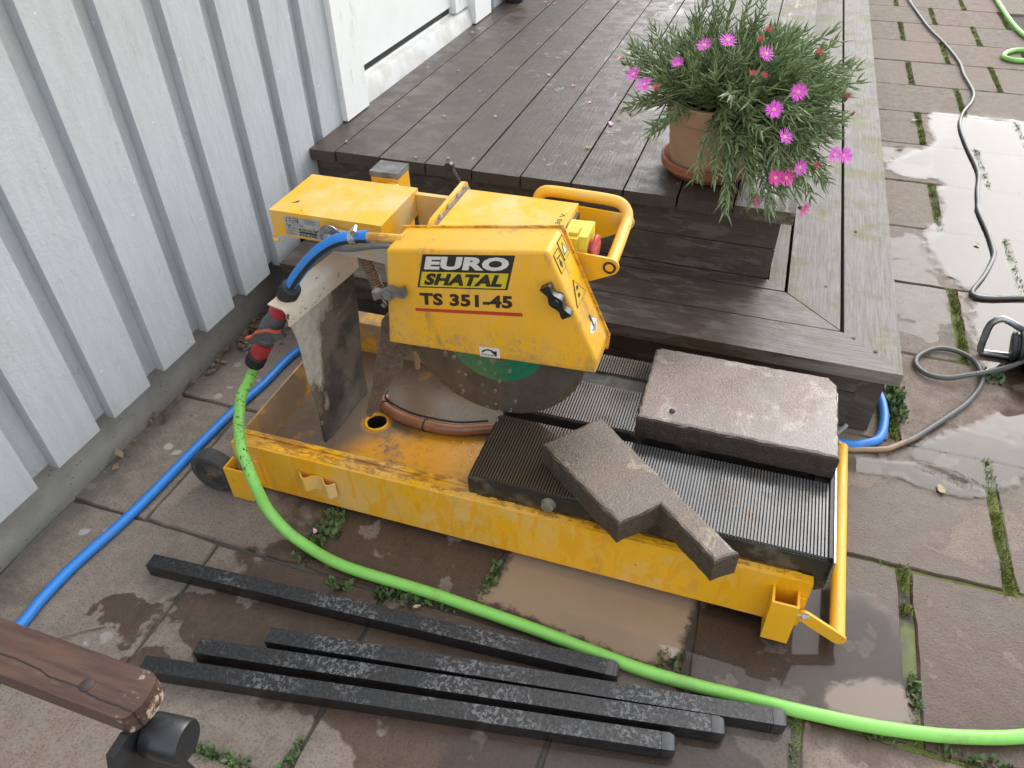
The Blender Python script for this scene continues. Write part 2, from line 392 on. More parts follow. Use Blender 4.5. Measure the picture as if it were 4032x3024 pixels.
# ------------------------------------------------------------------ water on the slabs
def blob(name, pts, z, mat, jit=.012, seed=0, kind='structure', band=.075):
    P = catmull([(x, y, 0) for x, y in pts], 10, closed=True); n = len(P)
    area = sum(P[i][0]*P[(i+1) % n][1]-P[(i+1) % n][0]*P[i][1] for i in range(n)); sg = 1 if area > 0 else -1
    def off(d):
        out = []
        for i, p in enumerate(P):
            a, b = P[(i+3) % n], P[i-3]; t = a-b; L = math.hypot(t[0], t[1]) or 1
            out.append((p[0]+sg*t[1]/L*d, p[1]-sg*t[0]/L*d))
        return out
    outer = off(band*.5); inner = off(-band*.5)
    V2 = [Vector(p) for p in outer+inner]; E2 = [(i, (i+1) % n) for i in range(n)]+[(n+i, n+(i+1) % n) for i in range(n)]
    v2, e, f, ov, oe, of = delaunay_2d_cdt(V2, E2, [], 1, 1e-6)
    o = from_np(name, [(p.x, p.y, z) for p in v2], f, mat)
    at = o.data.attributes.new('edge', 'FLOAT', 'POINT')
    for i, src in enumerate(ov): at.data[i].value = 0. if any(s < n for s in src) else 1.
    return tag(o, kind=kind)
WATER = water_mat(); MUD = mud_mat()
blob('puddle', [(.275,2.08),(.254,1.94),(.259,1.77),(.152,1.615),(.082,1.50),(.141,1.432),(.248,1.433),(.237,1.347),(.245,1.215),(.22,1.11),(.171,1.0),(.194,.834),(.236,.747),(.272,.687),(.262,.57),(.252,.45),(.27,.32),(.34,.25),(.55,.25),(.75,.6),(.8,1.2),(.75,1.9),(.605,2.083),(.507,2.067),(.441,2.097),(.323,2.091)], .0024, WATER, .008, 1)
blob('puddle', [(.07,-.02),(.14,.06),(.22,.13),(.30,.2),(.40,.16),(.42,.05),(.30,.0),(.24,-.06),(.16,-.07)], .0022, WATER, .012, 2, band=.05)
blob('puddle', [(-.06,-.075),(.02,-.06),(.1,-.05),(.2,-.09),(.13,-.12),(.03,-.10),(-.06,-.11)], .0022, WATER, .008, 3, band=.03)
blob('muddy_puddle', [(-.695,-.645),(-.672,-.585),(-.66,-.46),(-.55,-.40),(-.40,-.42),(-.33,-.48),(-.325,-.57),(-.333,-.616),(-.343,-.655),(-.386,-.676),(-.45,-.673),(-.551,-.662),(-.622,-.652)], .0020, MUD, .009, 4, band=.03)
blob('muddy_puddle', [(-.10,-.63),(-.05,-.60),(.0,-.585),(.026,-.60),(.027,-.65),(-.02,-.668),(-.09,-.668)], .0020, MUD, .010, 5, band=.03)
blob('puddle', [(-.29,-.50),(-.20,-.40),(-.10,-.43),(-.02,-.44),(.025,-.50),(.03,-.66),(-.06,-.676),(-.16,-.68),(-.30,-.66)], .0030, WATER, .010, 6)
blob('puddle', [(-.62,-.90),(-.45,-.855),(-.30,-.79),(-.165,-.725),(-.13,-.77),(-.16,-.86),(-.28,-.95),(-.5,-.98),(-.62,-.95)], .0024, WATER, .012, 7)

# ------------------------------------------------------------------ moss and weeds in the joints
def tuft_mesh(spots, seed, leafy=False):
    """spots: x,y,radius_x,radius_y,count,height,size"""
    r_ = np.random.default_rng(seed); V = []; F = []
    for x, y, rx, ry, n, h, sz in spots:
        for _ in range(n):
            px, py = x+r_.uniform(-rx, rx), y+r_.uniform(-ry, ry); a = r_.uniform(0, 6.28); tl = r_.uniform(.1, 1.1)
            d = np.array((math.cos(a)*math.sin(tl), math.sin(a)*math.sin(tl), math.cos(tl))); L = sz*r_.uniform(.6, 1.4)
            s_ = np.cross(d, (0.3, .2, 1)); s_ /= np.linalg.norm(s_)+1e-9; w = L*(.32 if leafy else .12)
            b = np.array((px, py, -.006+h*r_.random()**1.5)); i = len(V)
            V += [b-s_*w*.4, b+s_*w*.4, b+d*L*.55+s_*w, b+d*L, b+d*L*.55-s_*w]
            F += [(i, i+1, i+2, i+4), (i+4, i+2, i+3)]
    return np.array(V), F
def leaf_mat(name, a, b, rough=.55):
    m = M(name); p = m.pos(); n = m.noise(p, 35, 3); n2 = m.noise(p, 300, 1)
    c = m.mix(m.sm(n, .35, .65), a, b); c = m.mix(n2, c, tuple(x*.6 for x in a))
    return m.fin(c, rough, Specular_IOR_Level=.4)
MOSS = leaf_mat('moss_green', (.23,.26,.05), (.13,.18,.05)); WEED = leaf_mat('weed_green', (.095,.155,.05), (.14,.20,.075))
sp = []; dense = np.random.default_rng(5)
for x, y0, y1 in joints:
    if x < -.3 and not (-.95 > x > -1.1 and -.66 > y0 > -.72): 
        if dense.random() < .6: continue
    g = .25+.75*dense.random()
    if x > -.15: g = .55+.45*dense.random()
    n = int(60*g) if y0 < 2.2 else int(36*g)
    for q in range(n):
        yy = y0+(y1-y0)*dense.random()
        if y0 < -.1 and x > 0 and -.45 > yy > -.56: continue
        sp.append((x+dense.normal(0,.002), yy, .008, .010, 20 if x > -.15 else 7, .005, .0085))
for k in range(-3, 11):     # thin runs along the row joints on the open patio
    yy = -.685+PY*k
    for q in range(40):
        xx = dense.uniform(-.02, 1.0)
        if math.sin(xx*17+k*2.1) > .1: sp.append((xx, yy, .012, .004, 9, .005, .007))
v, f = tuft_mesh(sp, 3); tag(from_np('moss', v, f, MOSS), 'low green moss filling the joints between the paving slabs', 'moss', kind='stuff')
ws = [(-1.032,-.544,.022,.02,60,.014,.013),(-1.03,-.584,.022,.025,70,.014,.013),(-1.042,-.618,.018,.02,60,.012,.013),(-1.034,-.645,.014,.015,40,.010,.012),(-1.04,-.66,.03,.012,40,.008,.01),
      (-.855,-.692,.022,.012,60,.010,.011),(-.824,-.690,.03,.010,60,.010,.011),(-.760,-.684,.035,.008,40,.008,.010),(-.684,-.593,.009,.030,60,.012,.011),(-.69,-.63,.008,.02,30,.008,.010),
      (-.995,-1.031,.022,.008,60,.009,.009),(-.948,-1.029,.022,.008,50,.009,.009),(-.867,-.987,.007,.02,35,.009,.010),(-.872,-1.01,.008,.02,35,.009,.010),
      (.036,-.595,.008,.025,50,.012,.012),(-.022,-.684,.016,.007,30,.008,.010),(.093,-.677,.03,.007,30,.008,.010),(.15,-.674,.03,.007,40,.008,.010),
      (.038,.168,.018,.03,80,.012,.016),(.039,.107,.02,.03,80,.012,.016),(-.345,-.66,.02,.012,60,.012,.010),(.26,.31,.03,.02,60,.012,.014),(-.95,-.70,.02,.006,30,.008,.014)]
v, f = tuft_mesh(ws, 9, True); tag(from_np('weeds', v, f, WEED), 'small leafy weeds growing out of the slab joints around the saw', 'weeds', kind='stuff')

# ------------------------------------------------------------------ house
WALL = wall_mat(); TRIM = trim_mat()
def conc():
    m = M('plinth_concrete'); p = m.pos(); a = m.noise(p, 12, 5, .65); b = m.noise(p, 150, 4, .7); v_ = m.voro(p, 75)
    c = m.mix(m.sm(a, .35, .65), (.33,.325,.29), (.26,.255,.23)); c = m.mix(m.math('MULTIPLY', m.sm(v_, .16, .10), m.sm(m.noise(p, 30), .45, .6)), c, (.06,.055,.05))
    c = m.mix(m.math('MULTIPLY', m.sm(m.math('ADD', m.sep(p)[2], m.math('MULTIPLY', a, .06)), .07, .03), .5), c, (.12,.115,.105))
    return m.fin(c, .85, m.bump(m.math('ADD', b, a), .4, .003))
house = empty('house', (-1.56, 1.5, 0))
tag(house, 'pale grey house with vertical board cladding and a white door', 'house')
def hb(name, x0, x1, y0, y1, z0, z1, mat, bevel=.003, parent=house):
    o = box(name, x0+1.56, x1+1.56, y0-1.5, y1-1.5, z0, z1, mat, parent, bevel); return o
ZT = 2.75
hb('plinth', -1.75, -1.578, -2.2, 4.6, -.06, .30, conc(), .004)
hb('wall_core', -1.75, -1.546, -2.2, 4.6, .30, ZT, WALL, 0)
S0, SP_ = -.724, .1525
k = -9
while True:
    s = S0+SP_*k
    if s > 4.4: break
    k += 1
    j = random.uniform(-.003, .003); zb = .152+random.uniform(-.003, .003)
    if s+.107 < .457 or s > 1.64:
        hb('wall_board', -1.522, -1.500+random.uniform(-.001,.001), s+j, s+.107+j, zb, ZT, WALL, .004)
    r0, r1 = s+.107-.012, s+SP_+.012
    if r1 < .47 or r0 > 1.62:
        hb('recessed_board', -1.545, -1.5225, r0, r1, zb+.006, ZT, WALL, .003)
# piece between the last board and the door casing
hb('wall_board', -1.522, -1.5005, .345, .457, .154, ZT, WALL, .003)
door = box('door', -1.60+1.56, -1.532+1.56, .592-1.5, 1.347-1.5, .462, 2.42, simple('door_white', (.74,.76,.75), .35, var=.04, scale=10, bump=.05, coord='pos'), house, .003)
cyl('door_handle', (.028, -.82, 1.38), (.075, -.82, 1.38), .010, simple('handle_steel', (.5,.5,.5), .3, 1.), door)
hb('door_casing', -1.60, -1.484, .457, .587, .378, 2.5, TRIM, .006)
hb('door_casing', -1.60, -1.484, 1.470, 1.64, .378, 2.5, TRIM, .006)
hb('door_jamb', -1.60, -1.512, 1.349, 1.470, .440, 2.5, TRIM, .004)
hb('door_casing', -1.60, -1.484, .457, 1.64, 2.503, 2.63, TRIM, .006)
bm = bmesh.new()
add_prism(bm, [(-.14,.3), (.062,.3), (.062,.392), (.050,.43), (.024,.434), (.022,.440), (-.14,.440)], lambda u, v: (u, .588-1.5, v), lambda u, v: (u, 1.468-1.5, v))
from_bm('door_sill', bm, simple('sill_white', (.62,.63,.62), .5, var=.15, scale=14, bump=.1, coord='pos', c2=(.5,.49,.46)), house, bevel=.002, smooth=True)
hb('door_gap_shade', -1.60, -1.540, .588, 1.349, .441, .461, simple('gap_shade_black', (.012,.012,.013), .7), 0)  # black strip standing in for the shade in the gap under the door

# ------------------------------------------------------------------ deck and step
WY = wood_mat('stained_wood_lengthwise', 'y'); WX = wood_mat('stained_wood_crosswise', 'x'); DY = wood_mat('dark_fascia_lengthwise', 'y', False); DX = wood_mat('dark_fascia_crosswise', 'x', False)
def board(name, poly, z0, z1, mat, parent, bev=.004):
    o = prism(name, poly, 'z', z0, z1, mat, parent, bevel=bev, seg=2); return o
H2, H1 = .3755, .1838
YE = 4.25
deck = empty('wooden_deck', (-.9, 1.5, 0)); tag(deck, 'dark brown stained raised timber deck in front of the white door', 'deck')
step = empty('wooden_step', (-.5, .1, 0)); tag(step, 'low timber step with mitred corner wrapping the deck, greyed and mossy on its right arm', 'step')
def rel(poly, e): return [(x-e.location.x, y-e.location.y) for x, y in poly]
xs = [-1.499]+[-1.4226+.12735*k for k in range(9)]+[-.2675]
for a, b in zip(xs, xs[1:]):
    g = .0022; y0 = .2675+random.uniform(-.002,.002)
    o = board('deck_board', rel([(a+g,y0),(b-g,y0),(b-g,YE),(a+g,YE)], deck), H2-.030, H2+random.uniform(-.0012,.0012), WY, deck, .0045)
def rbox(name, e, x0, x1, y0, y1, z0, z1, mat, bev=.003):
    return box(name, x0-e.location.x, x1-e.location.x, y0-e.location.y, y1-e.location.y, z0, z1, mat, e, bev)
rbox('fascia_board', deck, -1.50, -.317, .293, .317, H1+.002, .264, DX); rbox('fascia_board', deck, -1.50, -.317, .2935, .317, .2665, .345, DX)
rbox('fascia_board', deck, -.317, -.293, .2925, YE, H1+.002, .264, DY); rbox('fascia_board', deck, -.317, -.2935, .293, YE, .2665, .345, DY)
SCREW = simple('screw_steel', (.10,.09,.08), .5, .8)
for x, z in ((-.345,.305),(-.352,.235),(-.37,.205)): lathe('screw', (x+.9, .293-1.5, z), (0,-1,0), [(0,.0042),(.0012,.0042),(.0018,.003),(.0006,.0018)], SCREW, deck, 10)
# step boards: front arm then right arm, mitred
def arm(i0, i1, gf, gr):
    board('step_board', rel([(-1.47, i0+gf),(-i0-gf*1-.0014, i0+gf),(-i1+gf*1-.0014, i1-gf),(-1.47, i1-gf)], step), H1-.030, H1+random.uniform(-.001,.001), WX, step, .005)
    board('step_board', rel([(-i0-gr, i0+gr+.0014),(-i0-gr, YE),(-i1+gr, YE),(-i1+gr, i1-gr+.0014)], step), H1-.030, H1+random.uniform(-.001,.001), WY, step, .005)
arm(0, .1225, .0022, .0045); arm(.1225, .249, .0022, .0045); arm(.249, .2925, .0015, .003)
rbox('fascia_board', step, -1.45, -.0485, .025, .048, .004, .098, DX); rbox('fascia_board', step, -1.45, -.0485, .0255, .048, .1005, .1535, DX)
rbox('fascia_board', step, -.048, -.025, .0255, YE, .004, .098, DY); rbox('fascia_board', step, -.048, -.0255, .026, YE, .1005, .1535, DY)
rbox('corner_post', step, -.075, -.0245, .0245, .075, .002, .1530, DX)
for x, y in ((-.10,.105),(-.055,.07),(-.09,.60),(-.16,.30),(-.10,1.1)): lathe('screw', (x+.5, y-.1, H1), (0,0,1), [(-.004,.0042),(.0008,.0042),(.0014,.003),(.0004,.0018)], SCREW, step, 10)

# dead leaves and twigs blown into the corner between house and step
r_ = np.random.default_rng(77); V, F = [], []
for i in range(150):
    x, y = -1.565+abs(r_.normal(0,.05)), r_.uniform(-.16,.02)
    if r_.random() < .3: x, y = r_.uniform(-1.57,-1.545), r_.uniform(-.62,-.1)
    a = r_.uniform(0, 6.28); L = r_.uniform(.008,.03); w = L*r_.uniform(.06,.4); z = r_.uniform(.001,.018); d = np.array((math.cos(a), math.sin(a), r_.uniform(-.2,.5))); s_ = np.array((-math.sin(a), math.cos(a), r_.uniform(-.4,.4))); b = np.array((x,y,z)); k = len(V)
    V += [b, b+d*L*.5+s_*w, b+d*L, b+d*L*.5-s_*w]; F.append((k,k+1,k+2,k+3))
tag(from_np('leaf_litter', V, F, simple('dead_leaf', (.12,.085,.055), .85, coord='pos', scale=30, c2=(.26,.19,.12))), 'dry brown leaves and twigs in the corner between wall and step', 'leaf litter', kind='stuff')
tw = tube('twig', [(-1.50,-1.02,.004),(-1.42,-.985,.005),(-1.375,-.962,.006),(-1.33,-.925,.004),(-1.30,-.905,.003)], .0018, simple('twig_tan', (.24,.18,.12), .8, coord='pos'), None, 6)
tag(tw, 'thin dry twig lying on the slabs near the blue hose', 'twig')
# ------------------------------------------------------------------ the wet saw
saw = empty('wet_saw', (-1.2395, -.5434, 0), (0, R(-.7), 0))
tag(saw, 'yellow water cooled masonry saw with rolling ribbed table and blade guard', 'saw')
Y_FRONT = yellow('yellow_paint_rail', .55, 0, .85, .55, 0, .25); Y_TOP = yellow('yellow_paint_dusty', .95, 0, 0, .25)
Y_GUARD = yellow('yellow_paint_guard', .25, 0, .2, .3, 0, .6, (.36,.44)); Y_RUST = yellow('yellow_paint_rusty', .5, .7, 0, .6)
Y_TRAY = yellow('yellow_paint_muddy', .3, .15, 0, .5, .95); Y_BAR = yellow('yellow_paint_speckled', .3, 0, 0, .7)
Y_MOTOR = yellow('yellow_paint_wet', .8, 0, .3, .15)
STEEL = simple('dull_steel', (.36,.35,.33), .38, .85, .35, 60, .2); GALV = simple('galvanised', (.40,.41,.42), .33, .9, .3, 30, .2)
BLACK = simple('black_plastic', (.022,.022,.023), .38, 0, .4, 40, .15); RUBBER = simple('grey_rubber', (.060,.058,.054), .75, 0, .4, 25, .3, c2=(.035,.034,.032))
BLKMET = M('black_frame_paint')
def _f(m=BLKMET):
    v = m.obj(); n = m.noise(v, 14, 5, .7); n2 = m.noise(v, 90, 3)
    c = m.mix(m.sm(n, .5, .62), (.020,.019,.017), (.085,.070,.050)); c = m.mix(m.sm(n2, .68, .74, 0, .5), c, (.20,.17,.13))
    return m.fin(c, m.mixf(n, .28, .6), m.bump(n2, .2, .001))
BLKMET = _f()
# base
fr = bmesh.new()
add_prism(fr, [(0,.012),(0,.1305),(.0165,.1305),(.0175,.1215),(.044,.1215),(.044,.012)], lambda u, v: (-.012,u,v), lambda u, v: (1.087,u,v))
rail = from_bm('front_rail', fr, Y_FRONT, saw, smooth=True, bevel=.003)
box('rail_lip', -.0125, 1.0, .0345, .0445, .1225, .1275, Y_RUST, rail, .0012)
box('rail_track', -.006, 1.07, .0185, .0338, .1222, .1240, Y_RUST, rail, .0006)
bm = bmesh.new()                                           # flaking paint edge along the top of the rail
v_, f_ = [], []; xx = -.010; r_ = random.Random(4)
while xx < 1.05:
    L = r_.uniform(.008, .03)
    add_box(bm, xx, xx+L*.93, .0045+r_.uniform(0,.003), .0185-r_.uniform(0,.005), .1306, .1306+r_.uniform(.0006,.0016)); xx += L
from_bm('paint_flakes', bm, Y_RUST, rail)
def socket(x0, x1, z0, z1):
    t = .0042; bm = bmesh.new()
    pl = [(x0,0),(x0,-.034),(x1,-.034),(x1,0),(x1-t,0),(x1-t,-.034+t),(x0+t,-.034+t),(x0+t,0)]
    add_prism(bm, pl, lambda u, v: (u, v-.0005, z0), lambda u, v: (u, v-.0005, z1))
    o = from_bm('leg_socket', bm, Y_BAR, rail, smooth=True, bevel=.0025); return o
socket(1.030, 1.073, .004, .106); socket(-.020, .029, .003, .088)
bm = bmesh.new()
for x0, w in ((.0292, .014), (1.0735, .010)): add_box(bm, x0, x0+w, -.006, -.0008, .03, .095)
from_bm('socket_tab', bm, Y_BAR, rail, smooth=True, bevel=.0015)
N = 34; pl = []
def wav(t): return -.0035-.0085*max(0, math.sin(t*math.pi*3.2-.35))-.003*math.sin(t*9)
pf = [(.139+.078*i/N, wav(i/N)-.0035) for i in range(N+1)]; pb = [(x, y+.003) for x, y in pf[::-1]]
bm = bmesh.new(); add_prism(bm, pf+pb, lambda u, v: (u, v, .062-(u-.139)*.10), lambda u, v: (u, v, .098-(u-.139)*.10)); from_bm('hose_clip', bm, Y_TOP, rail, smooth=True)
rr = box('rear_rail', -.012, 1.087, .440, .484, .012, .1305, Y_TRAY, saw, .003)
box('end_wall', -.0118, -.0078, .0445, .4398, .020, .1285, Y_TRAY, saw, .001)
box('end_wall', 1.060, 1.064, .0445, .4398, .020, .095, Y_TRAY, saw, .001)
# tray floor with its drain hole
hc, hr, nn = (.188, .218), .0225, 36
ring = [(hc[0]+hr*math.cos(2*math.pi*i/nn), hc[1]+hr*math.sin(2*math.pi*i/nn)) for i in range(nn)]
out = [(-.0076,.0446),(1.0598,.0446),(1.0598,.4396),(-.0076,.4396)]
pts = [Vector(p) for p in out+ring]; ed = [(i, (i+1) % 4) for i in range(4)]+[(4+i, 4+(i+1) % nn) for i in range(nn)]
v2, e2, f2, *_ = delaunay_2d_cdt(pts, ed, [], 0, 1e-6)
fl = [f for f in f2 if math.hypot(sum(v2[i].x for i in f)/3-hc[0], sum(v2[i].y for i in f)/3-hc[1]) > hr*.9]
m = M('tray_floor_mud'); v = m.obj()
n1 = m.noise(v, 6, 5, .62, .5); n2 = m.noise(v, 60, 5, .75); mudc = m.mix(m.noise(v, 16, 4), (.175,.125,.087), (.125,.088,.062))
clean = m.math('MAXIMUM', m.sm(m.vm('LENGTH', m.scale(m.vm('SUBTRACT', v, (.40,.115,.043)), (1/.24,1/.125,0)), (0,0,0)), 1.15, .75), m.sm(m.vm('LENGTH', m.vm('SUBTRACT', v, (.188,.218,.043)), (0,0,0)), .040, .027))
clean = m.math('MULTIPLY', clean, m.sm(m.math('ADD', m.math('MULTIPLY', n1, .6), m.math('MULTIPLY', n2, .4)), .36, .50))
clean = m.math('MAXIMUM', clean, m.math('MULTIPLY', m.sm(n1, .60, .68), .6))
cc = m.mix(clean, mudc, m.mix(m.sm(n2, .5, .7), (.66,.29,.010), (.42,.19,.02)))
floor_mat = m.fin(cc, m.mixf(n1, .12, .4), m.bump(n2, .25, .002))
floor = from_np('tray_floor', [(p.x, p.y, .043) for p in v2], fl, floor_mat, saw)
bm = bmesh.new(); add_lathe(bm, (*hc, .0434), (0,0,-1), [(0,.0285),(-.003,.0265),(-.003,.0230),(.001,.0222)], 36, cap=False)
from_bm('drain_collar', bm, Y_BAR, floor, smooth=True)
bm = bmesh.new(); add_lathe(bm, (*hc, .0430), (0,0,-1), [(.0012,.0224),(.035,.0215),(.0352,0)], 36, cap=False); from_bm('drain_pipe', bm, simple('drain_shade_black', (.008,.008,.008), .6), floor, smooth=True)  # near-black colour paints the shade down the drain hole
# wheel
wh = empty('wheel'); wh.parent = saw; wh.location = (-.064, -.032, .0495); wh.scale = (1.165,1.0,1.165)
lathe('tyre', (0,0,0), (0,1,0), [(.002,.030),(0,.0345),(.002,.0400),(.008,.0425),(.026,.0425),(.032,.040),(.034,.034),(.032,.030)], RUBBER, wh, 40, cap=False)
lathe('rim', (0,.006,0), (0,1,0), [(0,.008),(-.004,.011),(-.002,.015),(.004,.018),(.004,.027),(-.003,.0305),(.022,.0305),(.022,.004)], simple('dirty_rim', (.085,.075,.065), .7, .2, .4, 40, .3), wh, 32)
lathe('axle_bolt', (0,-.004,0), (0,1,0), [(0,.0045),(.001,.0065),(.006,.0065),(.008,.010),(.010,.010)], simple('rusty_bolt', (.20,.12,.08), .75, .3, .5, 80, .4), wh, 12)
cyl('axle', (.0, .012, 0), (.045, .012, .01), .006, STEEL, wh)
# folding foot bar at the right
def flat_arm(y):
    a, b = Vector((1.0865,.060)), Vector((1.150,.0235)); d = (b-a).normalized(); n = Vector((-d.y, d.x)); w = .0125; P = []
    for i in range(9): t = math.pi/2-math.pi*i/8; P.append(b+d*w*math.cos(t)+n*w*math.sin(t))
    for i in range(9): t = -math.pi/2-math.pi*i/8; P.append(a+d*w*math.cos(t)+n*w*math.sin(t))
    return prism('foot_arm', [(p.x, p.y) for p in P], 'y', y, y+.005, Y_BAR, saw, bevel=.001)
flat_arm(-.014); flat_arm(.452)
tube('foot_bar', [(1.148,-.0085,.0245),(1.150,.15,.0245),(1.152,.30,.0245),(1.154,.457,.0245)], .0125, Y_BAR, saw, 18)
lathe('pivot_bolt', (1.0745,-.0115,.062), (1,0,0), [(0,.0045),(.010,.0045),(.0101,.0078),(.0155,.0078),(.0158,.0045),(.022,.0045)], GALV, saw, 6)
# rolling table
tb = bmesh.new(); add_box(tb, .488, 1.105, .019, .187, .1335, .1712); add_box(tb, .488, 1.105, .2125, .430, .1325, .1712)
add_box(tb, 1.075, 1.104, .187, .2125, .140, .169); add_box(tb, .489, .51, .187, .2125, .136, .155)
table = from_bm('rolling_table', tb, BLKMET, saw, smooth=True, bevel=.002)
def ribbed(x0, x1, y0, y1, z0, zt, pitch=.00545):
    V, F = [], []; xs_ = []; x = x0
    while x < x1-.001:
        j = .0002*random.uniform(-1, 1)
        xs_ += [(x, z0), (x+pitch*.20, zt+j), (x+pitch*.74, zt+j), (x+pitch*.94, z0)]; x += pitch
    xs_.append((x1, z0))
    for X_, Z_ in xs_: V += [(X_, y0, Z_), (X_, y1, Z_)]
    for i in range(len(xs_)-1): F.append((2*i, 2*i+2, 2*i+3, 2*i+1))
    b = len(V)
    V += [(x0,y0,z0-.002),(x1,y0,z0-.002)]; top = [2*i for i in range(len(xs_))]; F.append(tuple([b]+[b+1]+top[::-1]))
    return V, F
m = M('ribbed_mat_rubber'); v = m.obj(); n1 = m.noise(v, 9, 5, .65, .3); n2 = m.noise(v, 110, 4); x_ = m.sep(v)
dirt = m.sm(m.math('ADD', x_[0], m.math('MULTIPLY', n1, .35)), 1.02, .80)
c = m.mix(dirt, (.105,.102,.10), (.075,.056,.038))
c = m.mix(m.sm(m.noise(v, 30, 5, .7), .58, .70, 0, .65), c, (.17,.095,.04))
MATR = m.fin(c, m.mixf(m.sm(n1, .38, .52), .36, .16), m.bump(n2, .12, .001), Specular_IOR_Level=.8, Metallic=m.mixf(dirt, .30, .05))
for y0, y1 in ((.0225,.1850), (.2145,.3290), (.3725,.4290)):
    V, F = ribbed(.493, 1.099, y0, y1, .1722, .1772); from_np('ribbed_mat', V, F, MATR, table)
box('table_end_stop', 1.1055, 1.1085, .010, .432, .112, .183, GALV, table, .0008)
box('table_edge_strip', 1.0992, 1.1050, .021, .430, .1715, .1800, BLKMET, table, .001)
tube('bent_strip', [(1.109,.345,.150),(1.118,.35,.158),(1.128,.356,.172)], lambda t: .004, GALV, table, 6)
prism('table_foot', [(1.062,.100),(1.068,.1334),(1.104,.1334),(1.104,.100),(1.094,.092),(1.090,.118),(1.078,.118),(1.074,.100)], 'y', .0195, .024, BLKMET, table, .0006)
lathe('table_bolt', (.640,.0188,.152), (0,-1,0), [(0,.0135),(.003,.0135),(.0032,.0112),(.011,.0112),(.0125,.009),(.0126,.0)], simple('muddy_bolt', (.26,.22,.16), .6, .2, .3, 70, .3), table, 12, cap=False)
# post and arm
post = box('post', .140, .200, .436, .486, .1312, .5150, Y_TOP, saw, .004)
box('post_cap', .1385, .2015, .4345, .4875, .5153, .5270, simple('grey_cap', (.10,.10,.10), .6, 0, .5, 30, .2, c2=(.2,.19,.18)), post, .003)
cyl('pivot_boss', (.186,.409,.487), (.186,.4358,.487), .023, Y_TOP, saw, 24)
arm_b = box('arm_housing', .0205, .255, .250, .410, .4640, .5160, Y_TOP, saw, .009, 4)
box('arm_web', .2552, .372, .398, .4095, .430, .5080, Y_TOP, saw, .002)
box('arm_web', .2552, .372, .300, .398, .430, .4380, Y_TRAY, saw, .002)
bm = bmesh.new(); P = [(.012,.246,.470),(.010,.246,.455),(.014,.246,.446),(.026,.246,.452)]
tube('hook_lip', [(.024,.2465,.468),(.021,.2455,.461),(.023,.2450,.456),(.031,.246,.4555)], .0035, Y_TOP, arm_b, 8)
bm = bmesh.new()
add_prism(bm, [(.0,.0),(.012,.005),(.010,.014)], lambda u, v: (.048+u, .286+v, .5161), lambda u, v: (.048+u, .286+v, .5164))
from_bm('paint_chip', bm, BLKMET, arm_b)
prism('arm_plate', [(.148,.470),(.165,.500),(.262,.4925),(.312,.4960),(.312,.432),(.256,.4455),(.205,.4495),(.168,.4500)], 'y', .2375, .2465, simple('grey_arm_paint', (.42,.40,.37), .6, .1, .3, 12, .2, c2=(.5,.38,.22)), saw, .0015)
lathe('pivot_washer', (.154,.2372,.488), (0,-1,0), [(0,.0225),(.0025,.0225),(.0030,.0205),(.0032,.0)], STEEL, saw, 32, cap=False)
lathe('pivot_bolt', (.154,.2338,.488), (0,-1,0), [(0,.0105),(.0085,.0105),(.0095,.009),(.0096,.0)], GALV, saw, 6, cap=False)
# spring
hp = []; turns = 17; A = Vector((.194,.272,.437)); B_ = Vector((.219,.272,.346)); d_ = (B_-A); u_, w_ = frame_of(d_)
for i in range(turns*14+1):
    t = i/(turns*14); a = 2*math.pi*turns*t; hp.append(A+d_*t+(u_*math.cos(a)+w_*math.sin(a))*.0105)
spring = tube('spring', hp, .0021, simple('rusty_spring', (.30,.21,.14), .6, .5, .4, 60, .2), saw, 6, smoothpath=False)
tube('spring_hook', [(.219,.272,.345),(.221,.272,.335),(.226,.272,.327),(.221,.272,.320),(.215,.272,.325)], .0026, STEEL, saw, 8)
cyl('stay_rod', (.262,.30,.445), (.262,.30,.150), .006, Y_TRAY, saw, 12)
tube('grey_cable', [(.325,.236,.483),(.285,.226,.492),(.245,.222,.487),(.205,.225,.474),(.165,.232,.465),(.150,.236,.460)], .0042, simple('cable_grey', (.16,.16,.155), .5), saw, 8)
# motor housing
motor = box('motor_housing', .372, .5850, .2385, .3850, .395, .5400, Y_MOTOR, saw, .010, 3)
fp = [(.222,.395),(.222,.535),(.228,.546),(.240,.551),(.386,.553),(.398,.548),(.402,.536),(.402,.395)]
prism('motor_flange', fp, 'x', .3585, .3665, Y_MOTOR, saw, .0025)
prism('motor_gasket', [(y_*.97+.009, z_-.008) for y_, z_ in fp], 'x', .3668, .3718, simple('gasket_grey', (.22,.2,.18), .8), saw, .001)
for yy in (.262,.300,.345,.377): lathe('flange_bolt', (.3668,yy,.5445), (1,0,0), [(0,.006),(.004,.006),(.0045,.004)], GALV, saw, 6, smooth=False)
cyl('motor_side', (.353,.312,.465), (.3584,.312,.465), .062, STEEL, saw, 36)
box('switch_gasket', .5852, .5905, .243, .372, .452, .530, BLACK, motor, .002)
sw = box('switch_box', .5908, .6180, .252, .318, .480, .5440, simple('switch_yellow', (.72,.56,.05), .4, 0, .1, 30, .05), saw, .004)
box('switch_lid', .6184, .6330, .256, .312, .476, .5480, simple('lid_yellow', (.74,.60,.06), .4, 0, .1, 30, .05), sw, .004)
box('switch_latch', .600, .615, .262, .286, .5444, .550, simple('latch_yellow', (.66,.50,.04), .45), sw, .002)
lathe('stop_button', (.6332,.278,.5185), (1,0,0), [(0,.0135),(.006,.0135),(.007,.0215),(.010,.0228),(.013,.0215),(.0155,.015),(.016,0)], simple('button_red', (.42,.030,.028), .45, 0, .3, 60, .1, c2=(.45,.12,.11)), sw, 32, cap=False)
